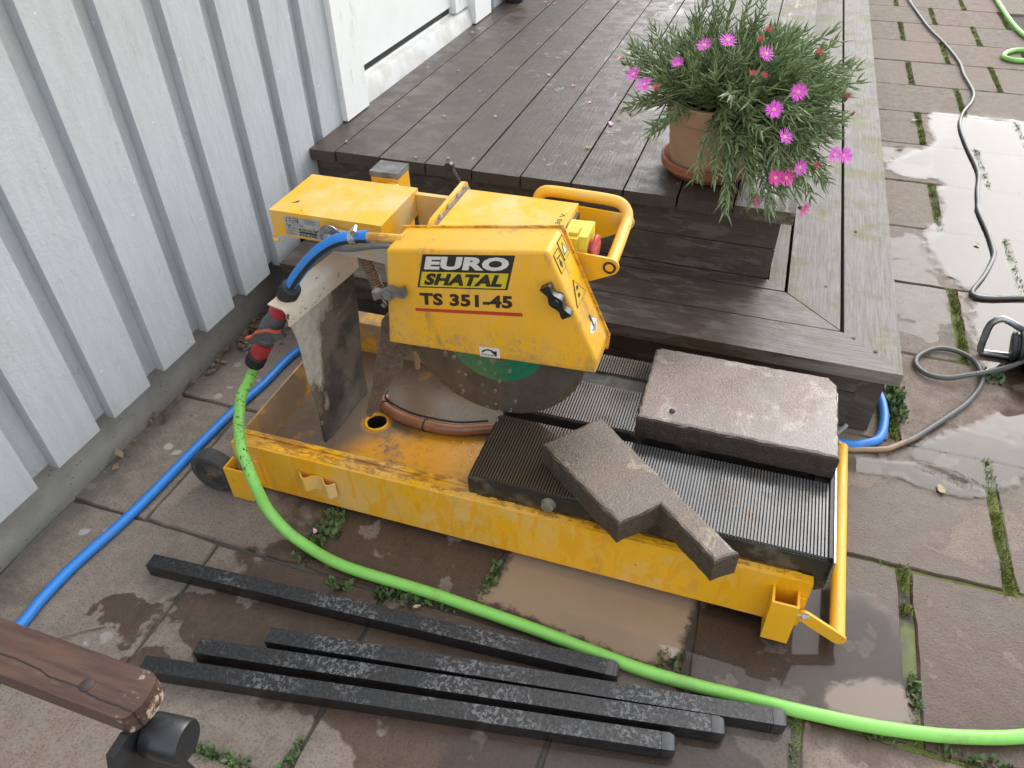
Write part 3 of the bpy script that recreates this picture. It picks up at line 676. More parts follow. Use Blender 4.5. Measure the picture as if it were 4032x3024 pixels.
def side_plate(y, dx, dz):
    c0 = Vector((.6755+dx,.5045+dz)); P = [(.588+dx,.524+dz)]
    for i in range(11):
        t = R(82)-R(150)*i/10; P.append((c0.x+.0155*math.cos(t), c0.y+.0155*math.sin(t)))
    P += [(.632+dx,.466+dz),(.588+dx,.436+dz)]
    return prism('handle_plate', P, 'y', y, y+.004, Y_TOP, saw, .0008)
side_plate(.2465, 0, 0); side_plate(.3980, -.006, .003)
hd = tube('handle', [(.6755,.244,.5045),(.675,.29,.506),(.6735,.35,.509),(.672,.390,.512),(.668,.410,.522),(.655,.4165,.534),(.63,.417,.5385),(.58,.417,.5400),(.53,.417,.5410),(.512,.4165,.539),(.502,.414,.530),(.500,.410,.512),(.500,.405,.47)], .0108, Y_TOP, saw, 16, k=6)
lathe('handle_end', (.6755,.2446,.5045), (0,-1,0), [(0,.0112),(.002,.0108),(.0021,.0078),(-.001,.007),(-.001,0)], BLACK, hd, 20, cap=False)
lv = tube('lever', [(.352,.418,.505),(.340,.42,.530),(.324,.42,.562)], .0058, BLACK, saw, 10)
lathe('lever_knob', (.3225,.412,.565), (0,1,0), [(0,.004),(.001,.0085),(.012,.0085),(.013,.004)], BLACK, lv, 18)
# guard
GP = [(.292,.334),(.315,.534),(.597,.575),(.683,.381),(.681,.352)]
bm = bmesh.new(); add_prism(bm, GP, lambda u, v: (u,.150,v), lambda u, v: (u,.2275,v))
es = [e for e in bm.edges if all(abs(v.co.y-.150) < 1e-4 for v in e.verts) or (abs(e.verts[0].co.y-e.verts[1].co.y) > .05 and e.verts[0].co.z > .36)]
bmesh.ops.bevel(bm, geom=es, offset=.0065, segments=3, affect='EDGES', profile=.55)
guard = from_bm('blade_guard', bm, Y_GUARD, saw, smooth=True)
def grow(P, d):
    c0 = Vector((sum(p[0] for p in P)/len(P), sum(p[1] for p in P)/len(P)))
    return [tuple(Vector(p)+(Vector(p)-c0).normalized()*d) for p in P]
prism('guard_lip', grow(GP, .0055), 'y', .2278, .2302, Y_RUST, guard, .0006)
def tknob(p, rot, mat):
    bm = bmesh.new(); N = 28; up, dn = [], []
    for i in range(N+1):
        t = -1+2*i/N; w = .0088+.0028*math.cos(t*math.pi*2)-.0030*abs(t)**3
        up.append((t*.031, w+.003*t)); dn.append((t*.031, -w+.003*t))
    add_prism(bm, up+dn[::-1], lambda u, v: (u, -.006, v), lambda u, v: (u, -.020, v))
    add_lathe(bm, (0,0,0), (0,-1,0), [(0,.009),(.016,.0085),(.024,.0075),(.0245,.004)], 16)
    o = from_bm('clamp_knob', bm, mat, guard, smooth=True, bevel=.0015, seg=1); o.location = p; o.rotation_euler = (0, rot, 0); return o
tknob((.318,.1495,.456), R(-8), simple('dusty_knob', (.20,.19,.18), .55, .2, .4, 50, .3)); tknob((.616,.1495,.497), R(58), simple('black_knob', (.018,.018,.019), .28, 0, .3, 50, .2))
# ------------------------------------------------------------------ decals and lettering on the saw
def quad(name, c, mat, parent):
    return from_np(name, c, [(0,1,2,3)], mat, parent)
FONT = bpy.data.fonts.load('<builtin>') if '<builtin>' not in [f.filepath for f in bpy.data.fonts] else [f for f in bpy.data.fonts if f.filepath == '<builtin>'][0]
def text2d(s, offset=0., shear=0., spacing=1.):
    cu = bpy.data.curves.new('txt', 'FONT'); cu.body = s; cu.size = 1; cu.offset = offset; cu.shear = shear; cu.space_character = spacing; cu.font = FONT; cu.resolution_u = 3
    o = bpy.data.objects.new('txt', cu); col.objects.link(o); bpy.context.view_layer.update()
    me = bpy.data.meshes.new_from_object(o.evaluated_get(bpy.context.evaluated_depsgraph_get()))
    V = np.array([v.co[:2] for v in me.vertices]); F = [tuple(p.vertices) for p in me.polygons]
    bpy.data.objects.remove(o); bpy.data.curves.remove(cu); bpy.data.meshes.remove(me)
    return V, F
def text_on(name, s, bl, br, tl, mat, parent, offset=.0, shear=0., spacing=1., nrm=(0,-1,0), lift=.0006):
    V, F = text2d(s, offset, shear, spacing); lo, hi = V.min(0), V.max(0); U = (V-lo)/(hi-lo)
    bl, br, tl = (np.array(x, float) for x in (bl, br, tl)); P = bl+U[:, :1]*(br-bl)+U[:, 1:]*(tl-bl)+np.array(nrm)*lift
    return from_np(name, P, F, mat, parent)
D_BLK = simple('decal_black', (.035,.026,.018), .4, 0, .2, 60, .05); D_WHT = simple('decal_white', (.66,.64,.60), .4, 0, .1, 60, .05); D_YEL = simple('decal_yellow', (.60,.47,.025), .4, 0, .1, 60, .05)
D_RED = simple('decal_red', (.48,.045,.022), .4, 0, .1, 60, .05)
g = lambda x, z, l=0: (x, .1497-l, z)
TL, TR, BR_, BL_ = (.383,.5355), (.544,.5595), (.529,.4925), (.366,.4685)
lp = lambda u, v: ((BL_[0]*(1-u)+BR_[0]*u)*(1-v)+(TL[0]*(1-u)+TR[0]*u)*v, (BL_[1]*(1-u)+BR_[1]*u)*(1-v)+(TL[1]*(1-u)+TR[1]*u)*v)
# the bevelled guard front lies at y = .150
logo = quad('logo_panel', [g(*lp(0,0)), g(*lp(1,0)), g(*lp(1,1)), g(*lp(0,1))], D_BLK, guard)
quad('logo_field', [g(*lp(.025,.04),.0004), g(*lp(.975,.04),.0004), g(*lp(.975,.49),.0004), g(*lp(.025,.49),.0004)], D_YEL, guard)
text_on('lettering', 'EURO', g(*lp(.045,.56)), g(*lp(.955,.56)), g(*lp(.045,.95)), D_WHT, guard, .055, 0, 1.05, lift=.0008)
text_on('lettering', 'SHATAL', g(*lp(.07,.09)), g(*lp(.93,.09)), g(*lp(.07,.45)), D_BLK, guard, .055, .12, 1.05, lift=.0008)
text_on('lettering', 'TS 351-45', g(.3675,.4335), g(.5365,.4580), g(.3685,.4585), D_BLK, guard, .045, 0, 1.06, lift=.0005)
quad('red_stripe', [g(.3575,.4185,.0004), g(.5545,.4455,.0004), g(.5535,.4525,.0004), g(.3565,.4245,.0004)], D_RED, guard)
bore = quad('direction_label', [g(.4735,.3445,.0004), g(.5115,.3475,.0004), g(.510,.3690,.0004), g(.4720,.3660,.0004)], D_WHT, guard)
text_on('lettering', 'BORE:25.4mm', g(.4755,.3478), g(.5030,.3497), g(.4754,.3515), D_BLK, guard, .01, lift=.0008)
V, F = [], []; N = 14
for i in range(N+1):
    t = R(165)-R(125)*i/N; x0, z0 = .490, .3525
    for r_ in (.0098, .0135): V.append(g(x0+r_*1.05*math.cos(t), z0+r_*.80*math.sin(t)+.06*(x0+r_*math.cos(t)-.49), .0008))
for i in range(N): F.append((2*i, 2*i+1, 2*i+3, 2*i+2))
b = len(V); V += [g(.4945,.3585,.0008), g(.5055,.3625,.0008), g(.5045,.3495,.0008)]; F.append((b, b+1, b+2))
from_np('arrow_mark', V, F, D_BLK, guard)
# labels on the sloping end of the guard
A3 = np.array((.597,.150,.575)); B3 = np.array((.683,.150,.381)); dn_ = (B3-A3)/np.linalg.norm(B3-A3); bk = np.array((0,1.,0)); nr = np.array((-dn_[2]*-1, 0, dn_[0])); nr = np.array((-dn_[2],0,dn_[0]))
Ls = np.linalg.norm(B3-A3)
def sl(a, b_, l=.0006): return tuple(A3+dn_*Ls*a+bk*b_*.0775+nr*l)
D_FLD = simple('decal_pale_yellow', (.66,.42,.03), .4, 0, .1, 60, .05)
def frame_label(a0, a1, b0, b1):
    quad('warning_label', [sl(a1,b0), sl(a1,b1), sl(a0,b1), sl(a0,b0)], D_BLK, guard); e1, e2 = .006, .035
    quad('warning_field', [sl(a1-e1,b0+e2,.0009), sl(a1-e1,b1-e2,.0009), sl(a0+e1,b1-e2,.0009), sl(a0+e1,b0+e2,.0009)], D_FLD, guard)
frame_label(.06,.225,.12,.46); frame_label(.03,.19,.50,.88)
V = [sl(.16,.22,.0012), sl(.205,.29,.0012), sl(.165,.36,.0012), sl(.12,.29,.0012)]; quad('plug_symbol', V, D_BLK, guard)
quad('plug_symbol', [sl(.115,.20,.0012), sl(.120,.40,.0012), sl(.108,.40,.0012), sl(.103,.20,.0012)], D_BLK, guard)
def tri(a, b_, sa, sb, l, mat, name): return from_np(name, [sl(a-sa,b_,l), sl(a+sa*.7,b_-sb,l), sl(a+sa*.7,b_+sb,l)], [(0,1,2)], mat, guard)
tri(.118,.69,.055,.13,.0012,D_BLK,'warning_triangle'); tri(.120,.69,.038,.09,.0015,D_WHT,'warning_triangle_field')
tri(.46,.50,.11,.36,.0009,D_BLK,'warning_triangle'); tri(.463,.50,.098,.32,.0012,D_FLD,'warning_triangle_field')
for da, db in ((.43,.52),(.485,.46)):
    P = [sl(da+.022*math.cos(t)*(1 if i % 2 else .55), db+.09*math.sin(t)*(1 if i % 2 else .55), .0016) for i, t in enumerate(np.linspace(0, 2*math.pi, 13)[:-1])]
    from_np('cut_hand_symbol', P, [tuple(range(12))], D_BLK, guard)
wl = [sl(.79+.055*math.cos(t)*(1+.2*math.sin(3*t)), .52+.24*math.sin(t)*(1+.2*math.cos(4*t)), .0006) for t in np.linspace(0, 6.28, 17)[:-1]]
from_np('torn_label', wl, [tuple(range(16))], D_WHT, guard)
quad('torn_arrow', [sl(.69,.50,.0010), sl(.69,.58,.0010), sl(.80,.56,.0010), sl(.80,.50,.0010)], D_BLK, guard)
quad('torn_arrow', [sl(.80,.36,.0010), sl(.79,.72,.0010), sl(.845,.55,.0010), sl(.83,.48,.0010)], simple('decal_grey', (.3,.3,.31), .5), guard)
# 230 V label on the motor
quad('voltage_label', [(.5625,.282,.5406),(.5745,.2815,.5406),(.5765,.345,.5406),(.5645,.3455,.5406)], D_FLD, motor)
text_on('lettering', '230 V.', (.5735,.286,.5406), (.5752,.342,.5406), (.5645,.2865,.5406), D_BLK, motor, .004, nrm=(0,0,1), lift=.0005)
# maker's plate
npl = [(.051,.2492,.5085),(.126,.2492,.5080),(.1225,.2492,.4675),(.0475,.2492,.4690)]
plate = quad('name_plate', npl[::-1], simple('plate_alloy', (.50,.49,.46), .45, .5, .2, 60, .1), arm_b)
npq = lambda u, v: tuple((np.array(npl[3])*(1-u)+np.array(npl[2])*u)*(1-v)+(np.array(npl[0])*(1-u)+np.array(npl[1])*u)*v)
def npt(s, u0, v0, u1, v1, mat=D_BLK, off=.01, lift=.0006): text_on('lettering', s, npq(u0,v0), npq(u1,v0), npq(u0,v1), mat, arm_b, off, lift=lift)
quad('plate_logo', [tuple(np.array(npq(*p))+(0,-.0004,0)) for p in ((.06,.70),(.40,.70),(.41,.94),(.07,.94))], D_BLK, arm_b)
npt('EURO', .09,.83,.39,.92, D_WHT, .03, .0009); npt('SHATAL', .09,.72,.39,.81, D_WHT, .03, .0009)
for i, s in enumerate(('MODEL', 'SERIAL No', 'WEIGHT')): npt(s, .10, .36-.14*i, .34, .41-.14*i)
npt('CE', .45,.54,.54,.63)
for u0, u1, v0, v1 in ((.40,.90,.33,.43),(.40,.90,.19,.29),(.40,.62,.05,.15),(.68,.88,.05,.15)):
    quad('plate_field', [tuple(np.array(npq(*p))+(0,-.0004,0)) for p in ((u0,v0),(u1,v0),(u1,v1),(u0,v1))], D_BLK, arm_b)
for i in range(4): quad('plate_line', [tuple(np.array(npq(*p))+(0,-.0004,0)) for p in ((.58,.90-.06*i),(.92-.05*(i % 2),.90-.06*i),(.92-.05*(i % 2),.925-.06*i),(.58,.925-.06*i))], simple('print_grey', (.25,.24,.22), .5), arm_b)
npt('TS 351-45', .45,.35,.85,.41, D_WHT, .01, .0009); npt('73.00', .43,.07,.58,.13, D_WHT, .01, .0009); npt('2.2', .71,.07,.82,.13, D_WHT, .01, .0009)
for u, v in ((.12,.56),(.90,.46)): 
    p = np.array(npq(u, v)); lathe('plate_rivet', p, (0,-1,0), [(0,.0042),(.001,.0038),(.002,.002),(.0021,0)], STEEL, arm_b, 12, cap=False)
# ------------------------------------------------------------------ blade
bl = empty('blade'); bl.parent = saw; bl.location = (.482, .200, .348)
m = M('wet_blade_steel'); v = m.obj(); n1 = m.noise(v, 18, 5, .65); rad = m.vm('LENGTH', m.scale(v, (1,0,1)), (0,0,0))
ringn = m.n('TexNoise'); m.set(ringn, 'Scale', 1.); cmb = m.n('CombineXYZ'); m.set(cmb, 0, m.math('MULTIPLY', rad, 420.)); m.t.links.new(cmb.outputs[0], ringn.inputs['Vector'])
c = m.mix(m.sm(n1, .35, .65), (.125,.110,.090), (.080,.068,.055)); c = m.mix(m.math('MULTIPLY', ringn.outputs['Fac'], .5), c, (.15,.125,.095))
BLD = m.fin(c, m.mixf(n1, .16, .34), m.bump(ringn.outputs['Fac'], .06, .001), Metallic=.35)
bm = bmesh.new(); add_lathe(bm, (0,-.0014,0), (0,1,0), [(0,.0),(0,.1665),(.0028,.1665),(.0028,.0)], 96, cap=False); from_bm('blade_core', bm, BLD, bl, smooth=True)
V, F = [], []; N = 220
for i in range(N):
    t0, t1, t2 = (2*math.pi*(i+a)/N for a in (0, .55, 1)); th = .0020; tl_ = .0012; sk = 2*math.pi*.9/N
    for (ta, tb_, w) in ((t0, t1, th), (t1, t2, tl_)):
        b = len(V)
        for yy in (-w, w):
            for rr_, tt in ((.1645, ta), (.1645, tb_), (.175 if w == th else .1742, tb_+sk), (.175 if w == th else .1742, ta+sk)): V.append((rr_*math.cos(tt), yy, rr_*math.sin(tt)))
        F += [(b,b+1,b+2,b+3),(b+7,b+6,b+5,b+4),(b+3,b+2,b+6,b+7),(b,b+3,b+7,b+4),(b+1,b+5,b+6,b+2)]
from_np('diamond_rim', V, F, simple('diamond_rim', (.15,.115,.075), .5, .3, .4, 200, .4), bl)
m = M('green_blade_label'); v = m.obj(); n1 = m.noise(v, 30, 4); rad = m.vm('LENGTH', m.scale(v, (1,0,1)), (0,0,0))
c = m.mix(n1, (.010,.155,.080), (.022,.21,.115)); c = m.mix(m.sm(m.math('SINE', m.math('MULTIPLY', rad, 330.)), .93, .98, 0, .6), c, (.05,.06,.045))
lathe('blade_label', (0,-.0016,0), (0,-1,0), [(0,.096),(.0004,.0955),(.00045,0)], m.fin(c, .25), bl, 64, cap=False)
lathe('blade_flange', (0,-.0022,0), (0,-1,0), [(0,.045),(.006,.045),(.008,.040),(.008,.016),(.020,.015),(.021,.0)], STEEL, bl, 40, cap=False)
# ------------------------------------------------------------------ rear splash flap and mud brush
fl = empty('splash_flap'); fl.parent = saw
m = M('flap_rubber'); v = m.obj(); x_ = m.sep(v); n1 = m.noise(v, 11, 5, .6, .5); n2 = m.noise(v, 70, 4, .7)
wm = m.math('ADD', m.math('MULTIPLY', n1, .9), m.math('ADD', m.math('MULTIPLY', x_[1], 2.6), m.math('MULTIPLY', x_[2], -1.9)))
c = m.mix(m.sm(n2, .35, .65), (.40,.38,.33), (.31,.285,.24)); wet_ = m.sm(wm, .36, .50); c = m.mix(wet_, c, m.mix(m.sm(n1, .40, .62), (.045,.042,.040), (.13,.11,.09)))
FLAP = m.fin(c, m.mixf(wet_, .7, .22), m.bump(n2, .25, .0015))
NX, NZ = 14, 18; V, F = [], []
for side in (0, 1):
    for j in range(NZ+1):
        for i in range(NX+1):
            s_, t = i/NX, j/NZ
            y_ = (.1205+(.334-.1205)*s_)*(1-t)+(.130+(.306-.130)*s_)*t; z_ = .372*(1-t)+.046*t
            x = (.100+.026*s_)*(1-t)+(.106+.014*s_)*t+.010*math.sin(t*3.0)*math.cos(s_*2.4)+.003*math.sin(t*7+s_*5)+side*.004
            y_ += .004*math.sin(t*11)*(1-s_)
            V.append((x, y_, z_))
n0 = (NX+1)*(NZ+1); q = lambda i, j: j*(NX+1)+i
for j in range(NZ):
    for i in range(NX):
        F.append((q(i,j), q(i,j+1), q(i+1,j+1), q(i+1,j))); F.append((n0+q(i,j), n0+q(i+1,j), n0+q(i+1,j+1), n0+q(i,j+1)))
for j in range(NZ): F += [(q(0,j), n0+q(0,j), n0+q(0,j+1), q(0,j+1)), (q(NX,j), q(NX,j+1), n0+q(NX,j+1), n0+q(NX,j))]
for i in range(NX): F += [(q(i,NZ), n0+q(i,NZ), n0+q(i+1,NZ), q(i+1,NZ)), (q(i,0), q(i+1,0), n0+q(i+1,0), n0+q(i,0))]
from_np('rubber_sheet', V, F, FLAP, fl, smooth=True)
m = M('chipped_white_bar'); v = m.obj(); n1 = m.noise(v, 34, 6, .72, .4); n2 = m.noise(v, 8, 3)
c = m.mix(m.sm(n2, .4, .6), (.60,.55,.47), (.56,.46,.36)); c = m.mix(m.sm(n1, .60, .63), c, (.055,.06,.075))
BARW = m.fin(c, .5, m.bump(n1, .3, .001))
def bar_pt(s_, dx, dz): return (.1065+.026*s_+dx, .115+(.340-.115)*s_, .378+dz)
bm = bmesh.new(); prof = [(-.034,.020),(-.004,.0135),(0,.008),(.0005,-.022),(.003,-.022),(.003,.009),(-.003,.0165),(-.033,.023)]
a_ = [bm.verts.new(bar_pt(0, *p)) for p in prof]; b_ = [bm.verts.new(bar_pt(1, *p)) for p in prof]
bm.faces.new(a_[::-1]); bm.faces.new(b_)
for i in range(8): bm.faces.new((a_[i], a_[(i+1) % 8], b_[(i+1) % 8], b_[i]))
from_bm('angle_bar', bm, BARW, fl, smooth=True, bevel=.0006, seg=1)
for s_ in (.06, .42, .78): lathe('rivet', bar_pt(s_, .0031, -.010), (1,0,0), [(0,.0042),(.001,.0040),(.002,.002),(.0021,0)], simple('rivet_white', (.55,.52,.45), .5), fl, 12, cap=False)
m = M('caked_brown_mud'); v = m.obj(); n1 = m.noise(v, 50, 6, .75); n2 = m.noise(v, 240, 3, .7)
CAKE = m.fin(m.mix(n1, (.125,.080,.052), (.23,.165,.12)), .85, m.bump(m.math('ADD', n1, n2), .9, .006))
MP = catmull([(.277,.372,0),(.255,.30,0),(.234,.215,0),(.214,.138,0),(.222,.130,0),(.232,.145,0),(.252,.19,0),(.285,.24,0),(.290,.262,0),(.318,.285,0),(.330,.31,0),(.315,.345,0)], 4, closed=True)
bm = bmesh.new(); mpoly = [(p[0]+random.uniform(-.002,.002), p[1]+random.uniform(-.002,.002)) for p in MP]
add_prism(bm, mpoly, lambda u, v: (u, .176+(u-.27)*.5, v), lambda u, v: (u, .190+(u-.27)*.5, v))
def inside(x, y):
    c_ = False; j_ = len(mpoly)-1
    for i_ in range(len(mpoly)):
        a, b = mpoly[i_], mpoly[j_]
        if (a[1] > y) != (b[1] > y) and x < (b[0]-a[0])*(y-a[1])/(b[1]-a[1])+a[0]: c_ = not c_
        j_ = i_
    return c_
r_ = random.Random(31); cnt = 0
while cnt < 1500:                                           # matted fibres
    x, z = r_.uniform(.208,.332), r_.uniform(.128,.374)
    if not inside(x, z): continue
    cnt += 1; y = .176+(x-.27)*.5; d = Vector((r_.uniform(-1,1), r_.uniform(-1.2,-.2), r_.uniform(-1.2,.4))).normalized()*r_.uniform(.003,.007); s_ = Vector((r_.uniform(-1,1), 0, r_.uniform(-1,1))).normalized()*.0011
    b = Vector((x, y, z)); bm.faces.new([bm.verts.new(q_) for q_ in (b-s_, b+s_, b+d)])
from_bm('mud_brush', bm, CAKE, saw)
# ------------------------------------------------------------------ water feed on the saw
tube('water_pipe', [(.228,.1895,.5215),(.262,.19,.5275),(.33,.19,.5340)], .0078, Y_RUST, saw, 16)
m = M('clamp_steel'); GC = simple('clamp_steel', (.62,.63,.64), .28, .9, .2, 90, .2)
hcl = lathe('hose_clamp', (.234,.1893,.5226), (1,0,.16), [(-.0065,.0118),(-.0065,.0130),(.0065,.0130),(.0065,.0118)], GC, saw, 28)
lathe('clamp_screw', (.241,.178,.5375), (-.3,1,.1), [(0,.0),(0,.006),(.010,.006),(.0105,.0045),(.020,.0045),(.020,0)], GC, hcl, 10, cap=False)
BRWN = simple('muddy_hose', (.30,.135,.07), .22, 0, .25, 30, .1)
ph = tube('pump_hose', [(.178,.285,.056),(.184,.266,.056),(.205,.250,.056),(.245,.236,.056),(.301,.229,.056),(.37,.234,.056),(.43,.258,.056),(.50,.285,.056)], .0125, BRWN, saw, 14)
tube('pump_cable', [(.178,.300,.066),(.190,.270,.069),(.245,.248,.068),(.301,.241,.069),(.37,.247,.068),(.43,.272,.066)], .0022, BLACK, saw, 8)
for p, d in (((.190,.262,.056),(.5,-.6,0)), ((.300,.229,.056),(1,-.02,0))): lathe('cable_tie', Vector(p)-Vector(d).normalized()*.0015, d, [(0,.0130),(0,.0142),(.003,.0142),(.003,.0130)], BLACK, ph, 20)
# ------------------------------------------------------------------ pavers on the saw table
saw_m = Matrix.Translation(saw.location) @ Matrix.Rotation(R(-.7), 4, 'Y')
def paver(name, poly, z0, z1, mat, label, seed, chip=.0011):
    r_ = random.Random(seed); P = []
    for i, a in enumerate(poly):
        b = poly[(i+1) % len(poly)]; L = math.dist(a, b); n = max(3, int(L/.012))
        for k in range(n):
            t = k/n; j = chip if k else chip*.6
            P.append((a[0]+(b[0]-a[0])*t+r_.uniform(-j, j), a[1]+(b[1]-a[1])*t+r_.uniform(-j, j)))
    cx = sum(p[0] for p in poly)/len(poly); cy = sum(p[1] for p in poly)/len(poly); N = len(P)
    area = sum(P[i][0]*P[(i+1) % N][1]-P[(i+1) % N][0]*P[i][1] for i in range(N)); h = z1-z0
    def inset(d, z):
        out = []
        for i in range(N):
            a, b = P[i-1], P[(i+1) % N]; dx, dy = b[0]-a[0], b[1]-a[1]; L = math.hypot(dx, dy) or 1
            s_ = 1 if area > 0 else -1; e = d*r_.uniform(.8, 1.25)
            out.append((P[i][0]-dy/L*e*s_-cx, P[i][1]+dx/L*e*s_-cy, z+(r_.uniform(-.0005,.0005) if abs(z-h) > 1e-6 else 0)))
        return out
    rows = [inset(.001, .0)]+[inset(.0+r_.uniform(0,.0008), h*t) for t in (.25,.5,.75)]+[inset(0, h-.006), inset(.0025, h-.0018), inset(.0065, h)]
    V = [p for r0 in rows for p in r0]; F = []
    for k in range(len(rows)-1):
        for i in range(N): F.append((k*N+i, k*N+(i+1) % N, (k+1)*N+(i+1) % N, (k+1)*N+i))
    top = len(V)-N
    v2, e2, f2, *_ = delaunay_2d_cdt([Vector(p[:2]) for p in rows[-1]], [(i, (i+1) % N) for i in range(N)], [], 2, 1e-7)
    F += [tuple(top+i for i in f) for f in f2 if all(i < N for i in f)]
    v3, e3, f3, *_ = delaunay_2d_cdt([Vector(p[:2]) for p in rows[0]], [(i, (i+1) % N) for i in range(N)], [], 2, 1e-7)
    F += [tuple(i for i in f[::-1]) for f in f3 if all(i < N for i in f)]
    o = from_np(name, V, F, mat); o.matrix_world = saw_m @ Matrix.Translation((cx, cy, z0))
    bmn = bmesh.new(); bmn.from_mesh(o.data); bmesh.ops.recalc_face_normals(bmn, faces=bmn.faces[:]); bmn.to_mesh(o.data); bmn.free()
    return tag(o, label, 'paver', 'pavers on the saw table')
def paver_mat(name, top, side, wetc, mudc, wetlo):
    m = M(name); v = m.obj(); n1 = m.noise(v, 5, 4, .6, .4); n2 = m.noise(v, 60, 5, .75); n3 = m.noise(v, 240, 4, .72); g_ = m.noise(v, 620, 2)
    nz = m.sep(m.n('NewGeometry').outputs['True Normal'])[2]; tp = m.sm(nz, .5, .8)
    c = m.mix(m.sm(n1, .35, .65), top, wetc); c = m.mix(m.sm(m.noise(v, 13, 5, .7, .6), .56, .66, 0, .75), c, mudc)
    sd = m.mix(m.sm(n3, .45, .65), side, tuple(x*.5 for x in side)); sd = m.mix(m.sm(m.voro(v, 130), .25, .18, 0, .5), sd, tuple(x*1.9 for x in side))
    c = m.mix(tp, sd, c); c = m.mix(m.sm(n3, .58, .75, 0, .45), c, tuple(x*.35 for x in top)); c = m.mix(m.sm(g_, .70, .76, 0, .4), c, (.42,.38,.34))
    w = m.sm(n2, .38, .60)
    return m.fin(c, m.mixf(tp, .6, m.mixf(w, wetlo, .5)), m.bump(m.math('ADD', m.math('MULTIPLY', n2, .9), m.math('MULTIPLY', n3, .8)), .6, .0045), Coat_Weight=m.math('MULTIPLY', tp, m.sm(n1, .40, .60, .05, .6)), Coat_Roughness=.15)
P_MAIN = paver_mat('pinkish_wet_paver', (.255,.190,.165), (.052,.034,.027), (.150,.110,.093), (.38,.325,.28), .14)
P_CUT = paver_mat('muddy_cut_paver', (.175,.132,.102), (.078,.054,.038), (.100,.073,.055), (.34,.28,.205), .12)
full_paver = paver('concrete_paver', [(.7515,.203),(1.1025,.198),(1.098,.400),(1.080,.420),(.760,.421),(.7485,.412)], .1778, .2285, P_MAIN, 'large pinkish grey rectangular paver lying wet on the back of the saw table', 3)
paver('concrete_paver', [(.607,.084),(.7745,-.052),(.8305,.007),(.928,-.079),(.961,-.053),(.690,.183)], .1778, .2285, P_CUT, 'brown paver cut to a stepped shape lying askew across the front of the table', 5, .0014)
st = from_np('pebble', *(lambda V, F: (V, F))([(math.cos(a)*.006*r0, math.sin(a)*.005*r0, z) for z, r0 in ((0,.8),(.003,1.),(.006,.7)) for a in np.linspace(0, 6.28, 9)[:-1]]+[(0,0,.0075)], [(k*8+i, k*8+(i+1) % 8, (k+1)*8+(i+1) % 8, (k+1)*8+i) for k in range(2) for i in range(8)]+[(16+i, 16+(i+1) % 8, 24) for i in range(8)]), simple('dark_pebble', (.045,.045,.045), .4), None, True)
st.matrix_world = saw_m @ Matrix.Translation((.812,.232,.2287)); tag(st, 'small dark grey pebble lying near the front edge of the large paver', 'pebble')

# ------------------------------------------------------------------ four loose steel legs on the slabs
m = M('black_leg_enamel'); v = m.pos(); n1 = m.noise(v, 130, 5, .72, .6); n2 = m.noise(v, 420, 3, .7); n0 = m.noise(v, 6, 4, .6)
film = m.math('MULTIPLY', m.math('MULTIPLY', m.sm(n1, .50, .56), m.sm(n0, .44, .54, .10, 1.)), m.sm(m.sep(m.n('NewGeometry').outputs['True Normal'])[2], .3, .8, .12, 1.))  # droplets on the top faces, their sky reflections painted as pale grey
c = m.mix(m.math('MULTIPLY', film, .75), (.011,.011,.012), (.145,.145,.15)); c = m.mix(m.math('MULTIPLY', film, m.sm(n2, .62, .70, 0, .9)), c, (.42,.42,.42))
LEGM = m.fin(c, m.mixf(film, .09, .30), m.bump(m.math('ADD', m.math('MULTIPLY', n1, 1.2), m.math('MULTIPLY', n2, .5)), .45, .0022))
CAPM = simple('leg_cap_plastic', (.030,.031,.034), .3, 0, .4, 70, .2)
def leg(a, b, label, capped=True, tilt=0):
    a, b = Vector(a), Vector(b); d = b-a; L = d.length; w = .0135; h = .030
    e = empty('steel_leg', (a.x, a.y, 0.0005), (tilt, 0, math.atan2(d.y, d.x)))
    tag(e, label, 'steel leg', 'loose square steel legs of the saw')
    bm = bmesh.new(); t = .002; ring = lambda k, x: [bm.verts.new((x, s*(w-k), (h-k) if u else k)) for s, u in ((-1,0),(1,0),(1,1),(-1,1))]
    r0 = ring(0, 0); r1 = ring(0, L); i0 = ring(t, 0); i1 = ring(t, .05)
    for p, q_ in ((r0, r1), (i0, i1)):
        for k in range(4): bm.faces.new((p[k], p[(k+1) % 4], q_[(k+1) % 4], q_[k]))
    for k in range(4): bm.faces.new((r0[k], i0[k], i0[(k+1) % 4], r0[(k+1) % 4]))
    bm.faces.new(r1); bm.faces.new(i1)
    from_bm('tube', bm, LEGM, e, smooth=True, bevel=.0018)
    if capped:
        bm = bmesh.new(); secs = [(L+.0006, 1.0), (L+.012, 1.0), (L+.019, .86), (L+.022, .62)]; rr_ = []
        for x, k in secs: rr_.append([bm.verts.new((x, s*w*k, h/2+u*h/2*k)) for s, u in ((-1,-1),(1,-1),(1,1),(-1,1))])
        for p, q_ in zip(rr_, rr_[1:]):
            for k in range(4): bm.faces.new((p[k], p[(k+1) % 4], q_[(k+1) % 4], q_[k]))
        bm.faces.new(rr_[0][::-1]); bm.faces.new(rr_[-1]); from_bm('end_cap', bm, CAPM, e, smooth=True, bevel=.003)
    lathe('stud', (.05, .003, h), (0,0,1), [(0,.006),(.0008,.0055),(.001,.0035),(.0003,.002)], LEGM, e, 14)
    return e
leg((-1.297,-.7775), (-.445,-.7195), 'wet black square steel leg lying alone nearest the saw')
leg((-1.002,-.8425), (-.182,-.7185), 'black steel leg touching the green hose, farthest back of the three close together')
leg((-1.105,-.8975), (-.270,-.7605), 'black steel leg in the middle of the three lying close together')
leg((-1.171,-.9525), (-.338,-.8095), 'black steel leg at the front, its end beside the wooden armrest')

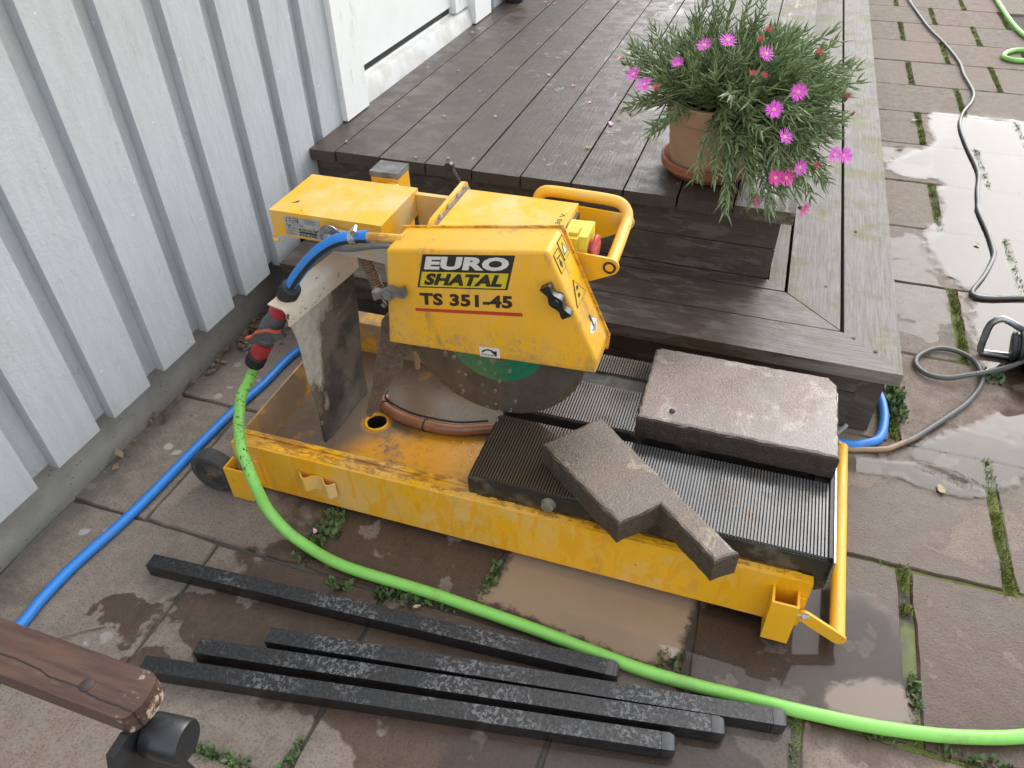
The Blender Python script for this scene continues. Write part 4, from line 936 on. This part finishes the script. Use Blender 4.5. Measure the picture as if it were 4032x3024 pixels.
# ------------------------------------------------------------------ hoses, valve, cables
def hose_mat(name, a, b, rough=.42, dirt=(.02,.02,.018), band=0):
    m = M(name); v = m.pos(); n = m.noise(v, 30, 4); n2 = m.noise(v, 260, 4, .7)
    c = m.mix(n, a, b); c = m.mix(m.sm(n2, .68, .74, 0, .6), c, tuple(x*.55 for x in a))
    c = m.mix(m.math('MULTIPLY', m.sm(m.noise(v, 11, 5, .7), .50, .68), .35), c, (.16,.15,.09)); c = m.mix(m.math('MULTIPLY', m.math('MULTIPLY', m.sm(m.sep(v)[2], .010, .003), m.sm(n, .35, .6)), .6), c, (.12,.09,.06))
    if band: c = m.mix(m.math('MULTIPLY', m.sm(m.noise(v, 150, 5, .75, .4), .56, .60), m.sm(m.sep(v)[2], .13, .17)), c, dirt)
    return m.fin(c, rough, m.bump(n2, .12, .001))
GREEN = hose_mat('green_hose', (.235,.58,.105), (.21,.52,.095), band=1); BLUE = hose_mat('blue_hose', (.022,.205,.62), (.018,.17,.53)); DSTR = simple('hose_stripe', (.03,.035,.03), .4, coord='pos')
gh = tube('garden_hose', [(-1.281,-.386,.200),(-1.273,-.423,.190),(-1.263,-.468,.185),(-1.238,-.518,.174),(-1.213,-.553,.175),(-1.186,-.588,.168),(-1.169,-.603,.155),(-1.146,-.623,.131),(-1.124,-.635,.080),(-1.088,-.643,.038),(-1.047,-.649,.0165),(-.987,-.662,.0115),(-.93,-.668,.0115),(-.852,-.669,.0115),(-.776,-.670,.0115),(-.717,-.673,.0115),(-.577,-.681,.0115),(-.477,-.690,.0115),(-.382,-.697,.0115),(-.293,-.696,.0115),(-.226,-.692,.0115),(-.148,-.688,.0115),(-.054,-.680,.0115),(.019,-.669,.0115),(.092,-.653,.0115),(.186,-.621,.0115),(.30,-.56,.0115),(.5,-.44,.0115)],
          .0108, [GREEN, DSTR], None, 16, stripe=(5,))
tag(gh, 'bright green garden hose curving from the red valve across the slabs', 'garden hose')
bh = tube('garden_hose', [(-1.443,-1.35,.0105),(-1.445,-1.15,.0105),(-1.443,-1.025,.0105),(-1.438,-.953,.0105),(-1.443,-.9,.0105),(-1.441,-.819,.0105),(-1.425,-.698,.0105),(-1.419,-.589,.0105),(-1.415,-.465,.0105),(-1.406,-.333,.0105),(-1.396,-.253,.0105),(-1.387,-.121,.0105),(-1.34,-.03,.0105),(-1.2,-.022,.0105),(-.9,-.02,.0105),(-.5,-.022,.0105),(-.2,-.035,.0105),(-.076,-.043,.0105),(-.034,-.030,.0105),(-.003,-.004,.0105),(.010,.050,.0105),(.010,.115,.0105),(-.006,.22,.0105),(-.010,.5,.0105)],
          .0100, BLUE, None, 16)
tag(bh, 'blue hose running along the house plinth and round the corner of the step', 'garden hose')
bs = tube('feed_hose', [tuple(saw_m @ Vector(p)) for p in ((.262,.190,.5275),(.236,.1895,.523),(.205,.182,.517),(.175,.174,.500),(.146,.166,.474),(.117,.158,.440),(.098,.152,.412),(.090,.150,.400))], .0112, [BLUE, DSTR], None, 16, stripe=(6,7))
tag(bs, 'short blue hose with a black stripe feeding water to the saw', 'garden hose')
# valve: axis from the blue hose down to the green hose
VT = saw_m @ Vector((.104,.1515,.418)); VB = saw_m @ Vector((-.040,.155,.203)); va = VB-VT; VL = va.length
vr = empty('hose_valve', VT); vr.rotation_euler = va.to_track_quat('Z', 'X').to_euler()
tag(vr, 'red and grey plastic hose shut-off valve between the blue and green hoses', 'hose valve')
VRED = simple('valve_red', (.40,.030,.038), .35, 0, .15, 80, .08); VGRY = simple('valve_grey', (.085,.085,.088), .5, 0, .2, 120, .2); VBLK = simple('valve_black', (.016,.016,.017), .55, 0, .3, 120, .3)
def ribbed_collar(z0, z1, r0):
    bm = bmesh.new(); n = 72; rings = []
    for z, k in ((z0, r0-.003), (z0+.003, r0), (z1-.003, r0), (z1, r0-.003)):
        rings.append([bm.verts.new(((k+(.0009 if i % 3 == 0 else 0))*math.cos(2*math.pi*i/n), (k+(.0009 if i % 3 == 0 else 0))*math.sin(2*math.pi*i/n), z)) for i in range(n)])
    for a, b in zip(rings, rings[1:]):
        for i in range(n): bm.faces.new((a[i], a[(i+1) % n], b[(i+1) % n], b[i]))
    bm.faces.new(rings[0][::-1]); bm.faces.new(rings[-1]); from_bm('collar', bm, VBLK, vr)
q = VL/.259
ribbed_collar(-.006*q, .028*q, .0185); ribbed_collar(.222*q, .256*q, .0190)
lathe('connector', (0,0,.0285*q), (0,0,1), [(0,.0155),(.003,.0172),(.040*q,.0192),(.048*q,.0188),(.048*q,.012)], VRED, vr, 32)
lathe('connector', (0,0,.172*q), (0,0,1), [(0,.012),(0,.0192),(.008*q,.0198),(.044*q,.0182),(.0495*q,.016)], VRED, vr, 32)
lathe('valve_body', (0,0,.0768*q), (0,0,1), [(0,.0150),(.004,.0185),(.022*q,.0190),(.040*q,.0225),(.060*q,.0225),(.078*q,.0190),(.091*q,.0185),(.0945*q,.0150)], VGRY, vr, 32)
# lever across the body, facing the camera
side = Vector((.35,-.90,.25)); side = (vr.rotation_euler.to_matrix().inverted() @ side); side.z = 0; side.normalize(); tang = Vector((0,0,1)).cross(side)
cen = Vector((0,0,.128*q))
bm = bmesh.new(); N = 20
def lw(t): return .0165 if abs(t) < .35 else max(.0085, .0165-.016*(abs(t)-.35)*1.6)
dirv = (saw_m.to_3x3() @ Vector((.088,0,.028))).normalized(); dl = vr.rotation_euler.to_matrix().inverted() @ dirv; dl -= side*dl.dot(side); dl.normalize(); pr = side.cross(dl).normalized()
up_, lo_ = [], []
for i in range(N+1):
    t = -1+2*i/N; up_.append((t*.043, lw(t))); lo_.append((t*.043, -lw(t)))
poly = up_+lo_[::-1]
add_prism(bm, poly, lambda u, w: cen+side*.0215+dl*u+pr*w, lambda u, w: cen+side*.0305+dl*u+pr*w)
from_bm('valve_lever', bm, VGRY, vr, smooth=True, bevel=.002)
sgn = 1 if pr.dot(vr.rotation_euler.to_matrix().inverted() @ Vector((0,0,1))) > 0 else -1
bm = bmesh.new(); add_prism(bm, [(u, sgn*(abs(w)+.0004)) for u, w in up_]+[(u, sgn*(abs(w)-.0022)) for u, w in up_[::-1]], lambda u, w: cen+side*.0240+dl*u+pr*w, lambda u, w: cen+side*.0312+dl*u+pr*w)
from_bm('lever_trim', bm, simple('trim_orange', (.55,.10,.045), .45), vr, smooth=True)
lathe('lever_hub', cen+side*.0306, side, [(0,.0145),(.0015,.0145),(.002,.0125),(.001,.0115),(.001,0)], VGRY, vr, 32, cap=False)
# cables
CBL = simple('cable_black', (.085,.087,.083), .38, 0, .3, 30, .1, coord='pos')
m = M('muddy_cable'); p = m.pos(); n = m.noise(p, 60, 4, .7); t = m.sm(m.math('ADD', m.sep(p)[0], m.math('MULTIPLY', n, .08)), .135, .06)
MCB = m.fin(m.mix(t, (.075,.077,.073), m.mix(n, (.36,.235,.12), (.22,.14,.075))), .45)
c1 = tube('power_cable', [(-.9,-.045,.0075),(-.4,-.05,.0075),(-.2,-.055,.0075),(-.075,-.055,.0075),(-.04,-.047,.0075),(.01,-.030,.0075),(.035,-.010,.0075),(.074,.028,.0075),(.118,.083,.0075),(.161,.139,.0075),(.198,.192,.0075),(.232,.263,.0075),(.238,.313,.0085),(.224,.364,.0085),(.185,.390,.0075),(.142,.383,.0075),(.100,.337,.0075),(.094,.297,.0075),(.116,.268,.0085),(.156,.259,.014),(.201,.277,.020),(.244,.302,.021),(.291,.333,.021),(.335,.352,.045),(.38,.36,.07)], .0062, MCB, None, 12)
tag(c1, 'power cable looped on the slabs, muddy yellow where it nears the saw', 'cable')
c2 = tube('power_cable', [(.30,4.3,.0072),(.289,4.07,.0072),(.285,3.95,.0072),(.317,3.644,.0072),(.353,3.346,.0072),(.404,3.084,.0072),(.44,2.805,.0072),(.441,2.617,.0072),(.454,2.397,.0072),(.434,2.264,.0072),(.385,2.114,.0072),(.359,1.966,.0072),(.361,1.76,.0072),(.373,1.565,.0072),(.369,1.478,.0072),(.353,1.37,.0072),(.343,1.27,.0072),(.337,1.212,.0072),(.346,1.075,.0072),(.348,.971,.0072),(.342,.907,.0072),(.304,.793,.0072),(.263,.698,.0072),(.267,.670,.0072),(.306,.672,.0072),(.39,.70,.0072),(.55,.74,.0072)], .0062, CBL, None, 12, k=6)
tag(c2, 'thin black power cable snaking through the puddle beside the step', 'cable')
g2 = tube('garden_hose', [(.770,4.4,.0115),(.764,4.149,.0115),(.766,3.913,.0115),(.772,3.592,.0115),(.795,3.345,.0115),(.86,3.15,.0115),(.85,3.08,.0115),(.753,3.069,.0115),(.699,3.043,.0115),(.656,2.979,.0115),(.648,2.916,.0115),(.681,2.887,.0115),(.725,2.889,.0115),(.83,2.92,.0115),(1.0,2.95,.0115)], .0115, GREEN, None, 12, k=6)
tag(g2, 'far green hose with a loop lying near the lawn', 'garden hose')
# cable reel
reel = empty('cable_reel', (.34,.38,0)); tag(reel, 'black cable reel on a bent steel tube stand at the edge of the puddle', 'cable reel')
rp = lambda *p: (p[0]-.34, p[1]-.38, p[2])
tube('stand', [rp(.46,.42,.02),(rp(.40,.41,.060)),rp(.318,.402,.088),rp(.275,.40,.108),rp(.258,.40,.1115),rp(.246,.40,.104),rp(.239,.40,.088),rp(.240,.40,.050),rp(.243,.40,.022),rp(.248,.40,.0105),rp(.262,.40,.0095),rp(.29,.402,.0095),rp(.42,.405,.0095)], .0085, GALV, reel, 14, k=5)
lathe('drum', rp(.298,.388,.048), (1,-.12,.22), [(0,.0),(0,.030),(.002,.036),(.010,.037),(.012,.031),(.016,.031),(.018,.043),(.024,.044),(.026,.036),(.032,.036),(.034,.048),(.044,.050),(.05,.044),(.055,.075),(.06,.082),(.07,.082),(.10,.06),(.14,.06)], simple('reel_black', (.022,.024,.026), .4, 0, .3, 40, .1), reel, 40, cap=False)

# ------------------------------------------------------------------ flower pot, saucer, plant
m = M('terracotta_saucer'); v = m.obj(); n = m.noise(v, 25, 5, .65); n2 = m.noise(v, 200, 3)
TERR = m.fin(m.mix(m.sm(n, .35, .68), (.34,.125,.058), (.26,.105,.055)), .7, m.bump(n2, .2, .001))
m = M('weathered_pot'); v = m.obj(); n = m.noise(v, 14, 5, .65); n2 = m.noise(v, 160, 3)
POTM = m.fin(m.mix(m.sm(n, .35, .7), (.45,.275,.165), (.36,.235,.15)), .75, m.bump(n2, .2, .001))
PC = (-.487, .440)
sc = lathe('plant_saucer', (PC[0], PC[1], H2+.0012), (0,0,1), [(0,.0),(0,.092),(.003,.097),(.012,.104),(.016,.110),(.018,.1125),(.036,.1145),(.038,.1125),(.038,.1085),(.034,.1065),(.012,.097),(.008,.090),(.008,0)], TERR, None, 64, cap=False)
sc.data.transform(Matrix.Translation((-PC[0],-PC[1],-H2-.0012))); sc.location = (PC[0], PC[1], H2+.0012); tag(sc, 'terracotta saucer under the flower pot on the deck corner', 'saucer')
pe = empty('flower_pot', (PC[0], PC[1], H2+.0095)); tag(pe, 'pale weathered clay flower pot standing in the terracotta saucer', 'flower pot')
lathe('pot_wall', (0,0,0), (0,0,1), [(0,0),(0,.088),(.003,.092),(.06,.099),(.125,.106),(.128,.112),(.165,.117),(.168,.115),(.168,.105),(.12,.096),(.02,.084),(.02,0)], POTM, pe, 64, cap=False)
lathe('soil', (0,0,.150), (0,0,1), [(0,0),(0,.102),(.004,.10),(.008,.05),(.009,0)], simple('pot_soil', (.045,.033,.024), .95, 0, .5, 90, .8), pe, 40, cap=False)
plant = empty('ice_plant', (PC[0], PC[1], H2+.165)); tag(plant, 'bushy succulent plant with narrow leaves and magenta daisy flowers spilling over its pot', 'plant')
PO = np.array((PC[0], PC[1], H2+.165)); LV, LF, SV, SF = [], [], [], []
def add_leaf(p, d, up, L, w):
    d = d/np.linalg.norm(d); s_ = np.cross(d, up); s_ /= np.linalg.norm(s_)+1e-9; n_ = np.cross(s_, d)
    i = len(LV); tip = p+d*L+n_*L*.22; mid = p+d*L*.45+n_*L*.02
    for c_, k in ((p, .55), (mid, 1.)):
        LV.extend([c_+s_*w*k, c_+n_*w*k*.8, c_-s_*w*k, c_-n_*w*k*.8])
    LV.append(tip)
    for a in range(4): LF.append((i+a, i+(a+1) % 4, i+4+(a+1) % 4, i+4+a)); LF.append((i+4+a, i+4+(a+1) % 4, i+8))
def add_stem(P, r0):
    b = len(SV)
    for k, p in enumerate(P):
        r0k = r0*(1-.5*k/len(P))
        for a in (0, 2.1, 4.2): SV.append(p+np.array((math.cos(a)*r0k, math.sin(a)*r0k, math.sin(a+1)*r0k*.5)))
    for k in range(len(P)-1):
        for a in range(3): SF.append((b+3*k+a, b+3*k+(a+1) % 3, b+3*k+3+(a+1) % 3, b+3*k+3+a))
prs = np.random.default_rng(21)
def grow_stem(az, el, L, droop, base=None, curl=0., leafd=.0085):
    a0 = prs.uniform(0, 6.28); r0 = .085*math.sqrt(prs.random())
    p = np.array((math.cos(az)*r0*.9, math.sin(az)*r0*.9, -.004)) if base is None else base
    d = np.array((math.cos(az)*math.cos(el), math.sin(az)*math.cos(el), math.sin(el))); n = int(L/.0100)+2; P = [p.copy()]
    for k in range(n):
        t = k/n
        d = d+np.array((0, 0, -droop*.085*(1-t*.9)+curl*.05*t*t))+prs.normal(0, .035, 3); d /= np.linalg.norm(d)
        p = p+d*(L/n); 
        rad = math.hypot(p[0], p[1])
        if rad < .118 and p[2] < .004: p[2] = .004; d[2] = max(d[2], .1)
        dz = H2+.012-PO[2]
        if p[1]+PO[1] > .262 and p[0]+PO[0] < -.26 and p[2] < dz: p[2] = dz+.002; d[2] = abs(d[2])*.3
        P.append(p.copy())
    add_stem(P, .0017)
    ph = prs.uniform(0, 6.28); k0 = int(n*.22)
    for k in range(k0, n+1):
        if k >= len(P)-1: break
        dd = P[k+1]-P[k]; dd /= np.linalg.norm(dd); u0 = np.cross(dd, (.13,.31,.9)); u0 /= np.linalg.norm(u0); v0 = np.cross(dd, u0); t = k/n
        a = ph+k*math.pi/2
        for sgn_ in (0, math.pi):
            sd_ = u0*math.cos(a+sgn_)+v0*math.sin(a+sgn_); L_ = prs.uniform(.026,.048)*(1-.25*max(0, t-.75)*4)
            add_leaf(P[k], dd*prs.uniform(.55,1.15)+sd_*prs.uniform(.5,1.1)+prs.normal(0,.18,3), -sd_, L_, prs.uniform(.0023,.0030))
    return P[-1], d
for i in range(175):                                       # upright dome
    az = prs.uniform(0, 6.28); el = R(prs.uniform(28, 88)); grow_stem(az, el, prs.uniform(.10,.190)*(1.0 if math.sin(el) > .6 else 1.1), prs.uniform(0,.25), curl=.6)
for i in range(115):                                       # arching to the right and front
    az = R(prs.uniform(-80, 55)); el = R(prs.uniform(8, 55)); grow_stem(az, el, prs.uniform(.15,.255), prs.uniform(.25,.9), curl=.9)
for i in range(36):                                        # trailing over the front right of the pot
    az = R(prs.uniform(-82, -8)); el = R(prs.uniform(0, 28)); grow_stem(az, el, prs.uniform(.20,.30), prs.uniform(.9,1.6), curl=.7)
for i in range(11):                                        # left side, a few straggling
    az = R(prs.uniform(150, 245)); el = R(prs.uniform(12, 50)); grow_stem(az, el, prs.uniform(.12,.20), prs.uniform(.3,1.2), curl=.8)
for az, el, L in ((2.2, 82, .30), (2.6, 78, .27), (1.7, 84, .29), (.9, 76, .26), (1.2, 80, .255)): grow_stem(az, R(el), L, 0, curl=.4)
m = M('succulent_leaf'); p = m.pos(); n = m.noise(p, 22, 3); n2 = m.noise(p, 240, 2)
c = m.mix(m.sm(n, .32, .68), (.125,.180,.080), (.185,.250,.100)); c = m.mix(m.sm(n2, .50, .70), c, (.27,.32,.17))
LEAF = m.fin(c, .42, Specular_IOR_Level=.5); LEAF.node_tree.nodes['Principled BSDF'].inputs['Subsurface Weight'].default_value = .0
lo = from_np('leaves', LV, LF, LEAF, plant, smooth=True); lo['kind'] = 'stuff'
so = from_np('stems', SV, SF, simple('stem_green', (.15,.19,.06), .5, 0, .3, 60, .1, c2=(.20,.13,.07)), plant, smooth=True); so['kind'] = 'stuff'
def petal_mat(name, a, b):
    m = M(name); n = m.noise(m.obj(), 60, 2); return m.fin(m.mix(n, a, b), .5, Specular_IOR_Level=.3)
MAG = petal_mat('magenta_petals', (.72,.075,.60), (.80,.15,.70)); PNK = petal_mat('pink_petals', (.74,.06,.32), (.72,.09,.42)); CENT = simple('flower_centre', (.62,.42,.30), .7, 0, .3, 200, .3, c2=(.6,.25,.35)); CORAL = petal_mat('coral_bud', (.60,.075,.095), (.62,.10,.20)); DRY = simple('wilted_brown', (.23,.15,.075), .85, 0, .4, 90, .3)
SEP = simple('sepal_green', (.10,.15,.05), .5)
def flower_mesh(seed, R_=.020, openness=1., n=34):
    r_ = random.Random(seed); V, F = [], []
    for i in range(n):
        a = 2*math.pi*i/n+r_.uniform(-.06,.06); el = (1-openness)*1.1+r_.uniform(-.1,.28); L = R_*r_.uniform(.82,1.08); w = R_*.050
        d = np.array((math.cos(a)*math.cos(el), math.sin(a)*math.cos(el), math.sin(el))); s_ = np.array((-math.sin(a), math.cos(a), 0)); b = len(V); base = d*R_*.16
        V += [base-s_*w*.5, base+s_*w*.5, d*L*.7+s_*w-np.array((0,0,.0006)), d*L, d*L*.7-s_*w-np.array((0,0,.0006))]; F += [(b,b+1,b+2,b+4),(b+4,b+2,b+3)]
    return V, F
OPEN = [[-.521,.274,.706],[-.477,.281,.717],[-.564,.249,.673],[-.662,.291,.631],[-.63,.251,.625],[-.324,.231,.647],[-.363,.196,.621],[-.332,.188,.572],[-.289,.207,.506],[-.331,.189,.486],[-.311,.199,.484],[-.362,.202,.429],[-.259,.290,.378],[-.225,.26,.519],[-.205,.288,.508],[-.399,.262,.703]]
BUD = [[-.405,.31,.729],[-.416,.281,.717],[-.702,.377,.628],[-.414,.221,.671],[-.393,.223,.669],[-.301,.308,.695],[-.231,.292,.622],[-.26,.229,.5],[-.208,.301,.591],[-.599,.227,.624]]
WILT = [[-.68,.328,.637],[-.577,.211,.618],[-.31,.194,.514],[-.45,.161,.55],[-.612,.218,.591],[-.251,.236,.553],[-.652,.239,.56],[-.27,.27,.35]]
CEN = np.array((-.45,.42,.53)); SV, SF = [], []
def stalk(p):
    p = np.array(p)-PO; r_ = p.copy(); L = np.linalg.norm(r_); a = r_*.60+np.array((0,0,.02)); b = r_*.85+np.array((0,0,.008)); add_stem([a, (a+b)/2, b, p], .0019)
for i, p in enumerate(OPEN):
    stalk(p); d = np.array(p)-CEN; d = d/np.linalg.norm(d)*.75+np.array((random.uniform(-.35,.45),-.35+random.uniform(-.25,.3),.45+random.uniform(-.3,.3))); d /= np.linalg.norm(d)
    pinkish = i in (9, 10, 11, 12); V, F = flower_mesh(i, (.0215 if i not in (2, 15) else .018)*(.85+.25*random.random()), .62 if pinkish else (.45 if i == 2 else random.uniform(.65,1.0)), random.choice((28,34,40)))
    o = from_np('flower', V, F, PNK if pinkish else MAG, plant); o.location = np.array(p)-PO; o.rotation_euler = Vector(d).to_track_quat('Z', 'Y').to_euler()
    lathe('flower_centre', (0,0,-.001), (0,0,1), [(0,.003),(.002,.0046),(.004,.0036),(.0048,0)], CENT, o, 10, cap=False)
    lathe('calyx', (0,0,-.009), (0,0,1), [(0,.0016),(.004,.0038),(.008,.0048),(.010,.004)], SEP, o, 8)
for i, p in enumerate(BUD):
    stalk(p); d = np.array(p)-CEN; d = d/np.linalg.norm(d)*.5+np.array((0,-.1,.8)); k = .55 if i == 8 else 1.
    V, F = flower_mesh(50+i, .0155*k, .12, 26); o = from_np('flower_bud', V, F, CORAL, plant); o.location = np.array(p)-PO; o.rotation_euler = Vector(d).to_track_quat('Z', 'Y').to_euler()
    lathe('calyx', (0,0,-.008*k), (0,0,1), [(0,.0016*k),(.003*k,.004*k),(.009*k,.0055*k),(.013*k,.005*k)], SEP, o, 8)
for i, p in enumerate(WILT):
    stalk(p); V, F = flower_mesh(80+i, .011, .1, 20); V = [np.array(v)*(1+random.uniform(-.25,.35)) for v in V]; o = from_np('wilted_flower', V, F, DRY, plant); o.location = np.array(p)-PO; o.rotation_euler = (random.uniform(-1,1), random.uniform(-1,1), 0)
fs = from_np('flower_stalks', SV, SF, simple('stalk_green', (.16,.20,.07), .5), plant, smooth=True); fs['kind'] = 'stuff'

# ------------------------------------------------------------------ garden chair at the lower left
chair = empty('garden_chair', (-1.062,-1.17,0)); tag(chair, 'garden chair of which only the worn brown wooden armrest and black bracket show', 'chair')
m = M('worn_red_brown_wood'); v = m.obj(); g_ = m.noise(m.scale(v, (2.2,22,22)), 6, 6, .65, .4); n1 = m.noise(m.scale(v, (1,3,3)), 14, 5, .7); e_ = m.noise(v, 60, 5, .7)
c = m.mix(m.sm(g_, .35, .68), (.095,.050,.036), (.050,.027,.021)); c = m.mix(m.sm(n1, .57, .68, 0, .7), c, (.165,.082,.055))
crk = m.math('ABSOLUTE', m.math('SUBTRACT', m.math('ADD', m.sep(v)[1], m.math('MULTIPLY', m.math('SUBTRACT', m.noise(m.scale(v, (1,0,0)), 14, 4), .5), .016)), m.math('MULTIPLY', m.sep(v)[0], -.045)))
c = m.mix(m.math('MULTIPLY', m.sm(crk, .0012, .0004), .95), c, (.015,.010,.008))
pale = m.math('MULTIPLY', m.sm(m.sep(v)[0], .262, .292), m.sm(e_, .54, .62)); c = m.mix(m.math('MULTIPLY', pale, .85), c, (.50,.40,.31))
ARMW = m.fin(c, m.mixf(n1, .32, .55), m.bump(g_, .35, .002))
ap = []
for i in range(13):
    t = -math.pi/2+math.pi*i/12; ap.append((.281+.0135*math.cos(t)**.8 if math.cos(t) > 1e-6 else .281, .0215*math.sin(t)))
arm_o = prism('armrest', [(-.62,-.0215)]+ap+[(-.62,.0215)], 'z', .546, .5705, ARMW, chair, .0035, 3)
lathe('armrest_bolt', (.238,-.006,.5700), (0,0,1), [(0,.0062),(.0012,.0058),(.0022,.0035),(.0024,0)], simple('dark_bolt', (.07,.05,.048), .5, .4), arm_o, 18, cap=False)
CHB = simple('chair_black_steel', (.020,.021,.024), .3, .0, .3, 60, .12)
lathe('hinge', (.288,-.010,.523), (1,.12,0), [(0,.0),(0,.0175),(.002,.0190),(.034,.0190),(.036,.0175),(.036,0)], CHB, chair, 36, cap=False)
pl_ = [(-.030,.545),(-.012,.547),(.004,.535),(.012,.515),(.012,.47),(.060,.0),(.034,.0),(-.014,.47),(-.022,.505),(-.036,.528)]
prism('hinge_plate', [(y-.012, z) for y, z in pl_], 'x', .278, .2865, CHB, chair, .0015)
box('leg', -.36, -.335, -.012, .012, 0, .5455, CHB, chair, .003)

# ------------------------------------------------------------------ fallen petals, leaves, water drops
PET = petal_mat('petal_pink', (.62,.22,.42), (.70,.42,.55)); TAN = simple('dry_leaf_tan', (.42,.34,.20), .8, 0, .3, 60, .2); DLEAF = simple('dry_leaf_brown', (.13,.09,.055), .8, 0, .4, 60, .3)
def flake(name, xy, z, r0, mat, label, group, seed):
    r_ = random.Random(seed); n = 9; V = [(0,0,.0015)]; 
    for i in range(n): a = 2*math.pi*i/n; k = r0*r_.uniform(.55,1.15); V.append((k*math.cos(a), k*math.sin(a)*.75, .0006+r_.uniform(0,.0035)))
    F = [(0, 1+i, 1+(i+1) % n) for i in range(n)]
    o = from_np(name, V, F, mat, None); o.location = (*xy, z+.0006); o.rotation_euler = (0, 0, r_.uniform(0, 6.28)); return tag(o, label, 'petal' if 'petal' in name else 'leaf', group)
for i, p in enumerate([[-1.456,1.358],[-1.347,.945],[-1.053,.989],[-.954,.917],[-.871,.793],[-.776,.652],[-1.136,1.788],[-.961,1.901],[-.862,1.578],[-1.30,1.80],[-1.28,1.83],[-1.32,1.84]]):
    flake('fallen_petal', p, H2+.0012, .0075 if i != 5 else .011, PET, 'small pink petal fallen on the dark deck boards', 'fallen pink petals on the deck', i)
for i, p in enumerate([[-1.291,1.119],[-1.292,1.029],[-1.393,.599],[-1.24,.572],[-1.098,.61],[-.761,.692],[-.796,.477],[-1.42,.33],[-1.12,.31],[-1.2,.29]]):
    flake('dry_leaf', p, H2+.0012, .0065 if i != 6 else .010, TAN, 'tiny dry tan leaf scrap on the dark deck boards', 'leaf scraps on the deck', 30+i)
for p, r0, mt, lb in (([.114,-.113], .014, TAN, 'crumpled pale leaf on the slab right of the saw'), ([.127,1.68], .022, DLEAF, 'curled brown leaf beside the step near the puddle'), ([.194,1.981], .015, TAN, 'pale leaf on the slab at the far edge of the puddle'),
                      ([-.791,-.700], .008, TAN, 'small tan leaf beside the green hose between the weeds'), ([.307,.977], .011, TAN, 'tan leaf floating in the puddle beside the cable'), ([.025,-.005], .018, DLEAF, 'dark curled leaf caught in the bend of the blue hose'), ([-1.047,-.612], .008, PET, 'pink petal lying on the weeds beside the green hose')):
    flake('fallen_leaf', p, .004 if lb[0] != 'p' or 'weeds' not in lb else .014, r0, mt, lb, 'leaves on the slabs', int(r0*9000)+int(p[0]*77))
DW = M('drop_water'); DW.fin((1,1,1), .02, Transmission_Weight=1., IOR=1.33)
bm = bmesh.new(); r_ = random.Random(12)
for x0, n in ((.425, 8), (.470, 6), (.495, 8), (.53, 3), (.40, 2)):
    for i in range(n):
        z = .335-.155*((i+r_.random())/n)**1.15; rad = r_.uniform(.0014,.0032) if i else .0036
        ms = Matrix.Translation((x0+r_.gauss(0,.004)+(.01 if x0 < .45 else 0)*i/n, .158+r_.gauss(0,.006), z)) @ Matrix.Diagonal((1,1,r_.uniform(1.,1.9),1))
        bmesh.ops.create_icosphere(bm, subdivisions=2, radius=rad, matrix=ms)
for i in range(14):
    ms = Matrix.Translation((.43+r_.gauss(0,.012), .14+r_.gauss(0,.015), .075+r_.random()*.05)); bmesh.ops.create_icosphere(bm, subdivisions=1, radius=r_.uniform(.001,.003), matrix=ms)
wd = from_bm('water_drops', bm, DW.m, None, smooth=True); wd.matrix_world = saw_m; tag(wd, 'drops of water falling from the blade guard past the blade', 'water drops', kind='stuff')
# dark pot bottom and its fallen blossoms at the far end of the deck
fp_ = lathe('dark_pot', (-1.455,1.835,H2+.0015), (0,0,1), [(0,0),(0,.036),(.004,.040),(.07,.050),(.075,.053),(.09,.054),(.09,.048),(.06,.044),(.06,0)], simple('pot_charcoal', (.035,.036,.038), .5, 0, .3, 40, .2), None, 28, cap=False)
fp_.data.transform(Matrix.Translation((1.455,-1.835,-H2-.0015))); fp_.location = (-1.455,1.835,H2+.0015); tag(fp_, 'small charcoal pot against the wall at the far end of the deck', 'pot')
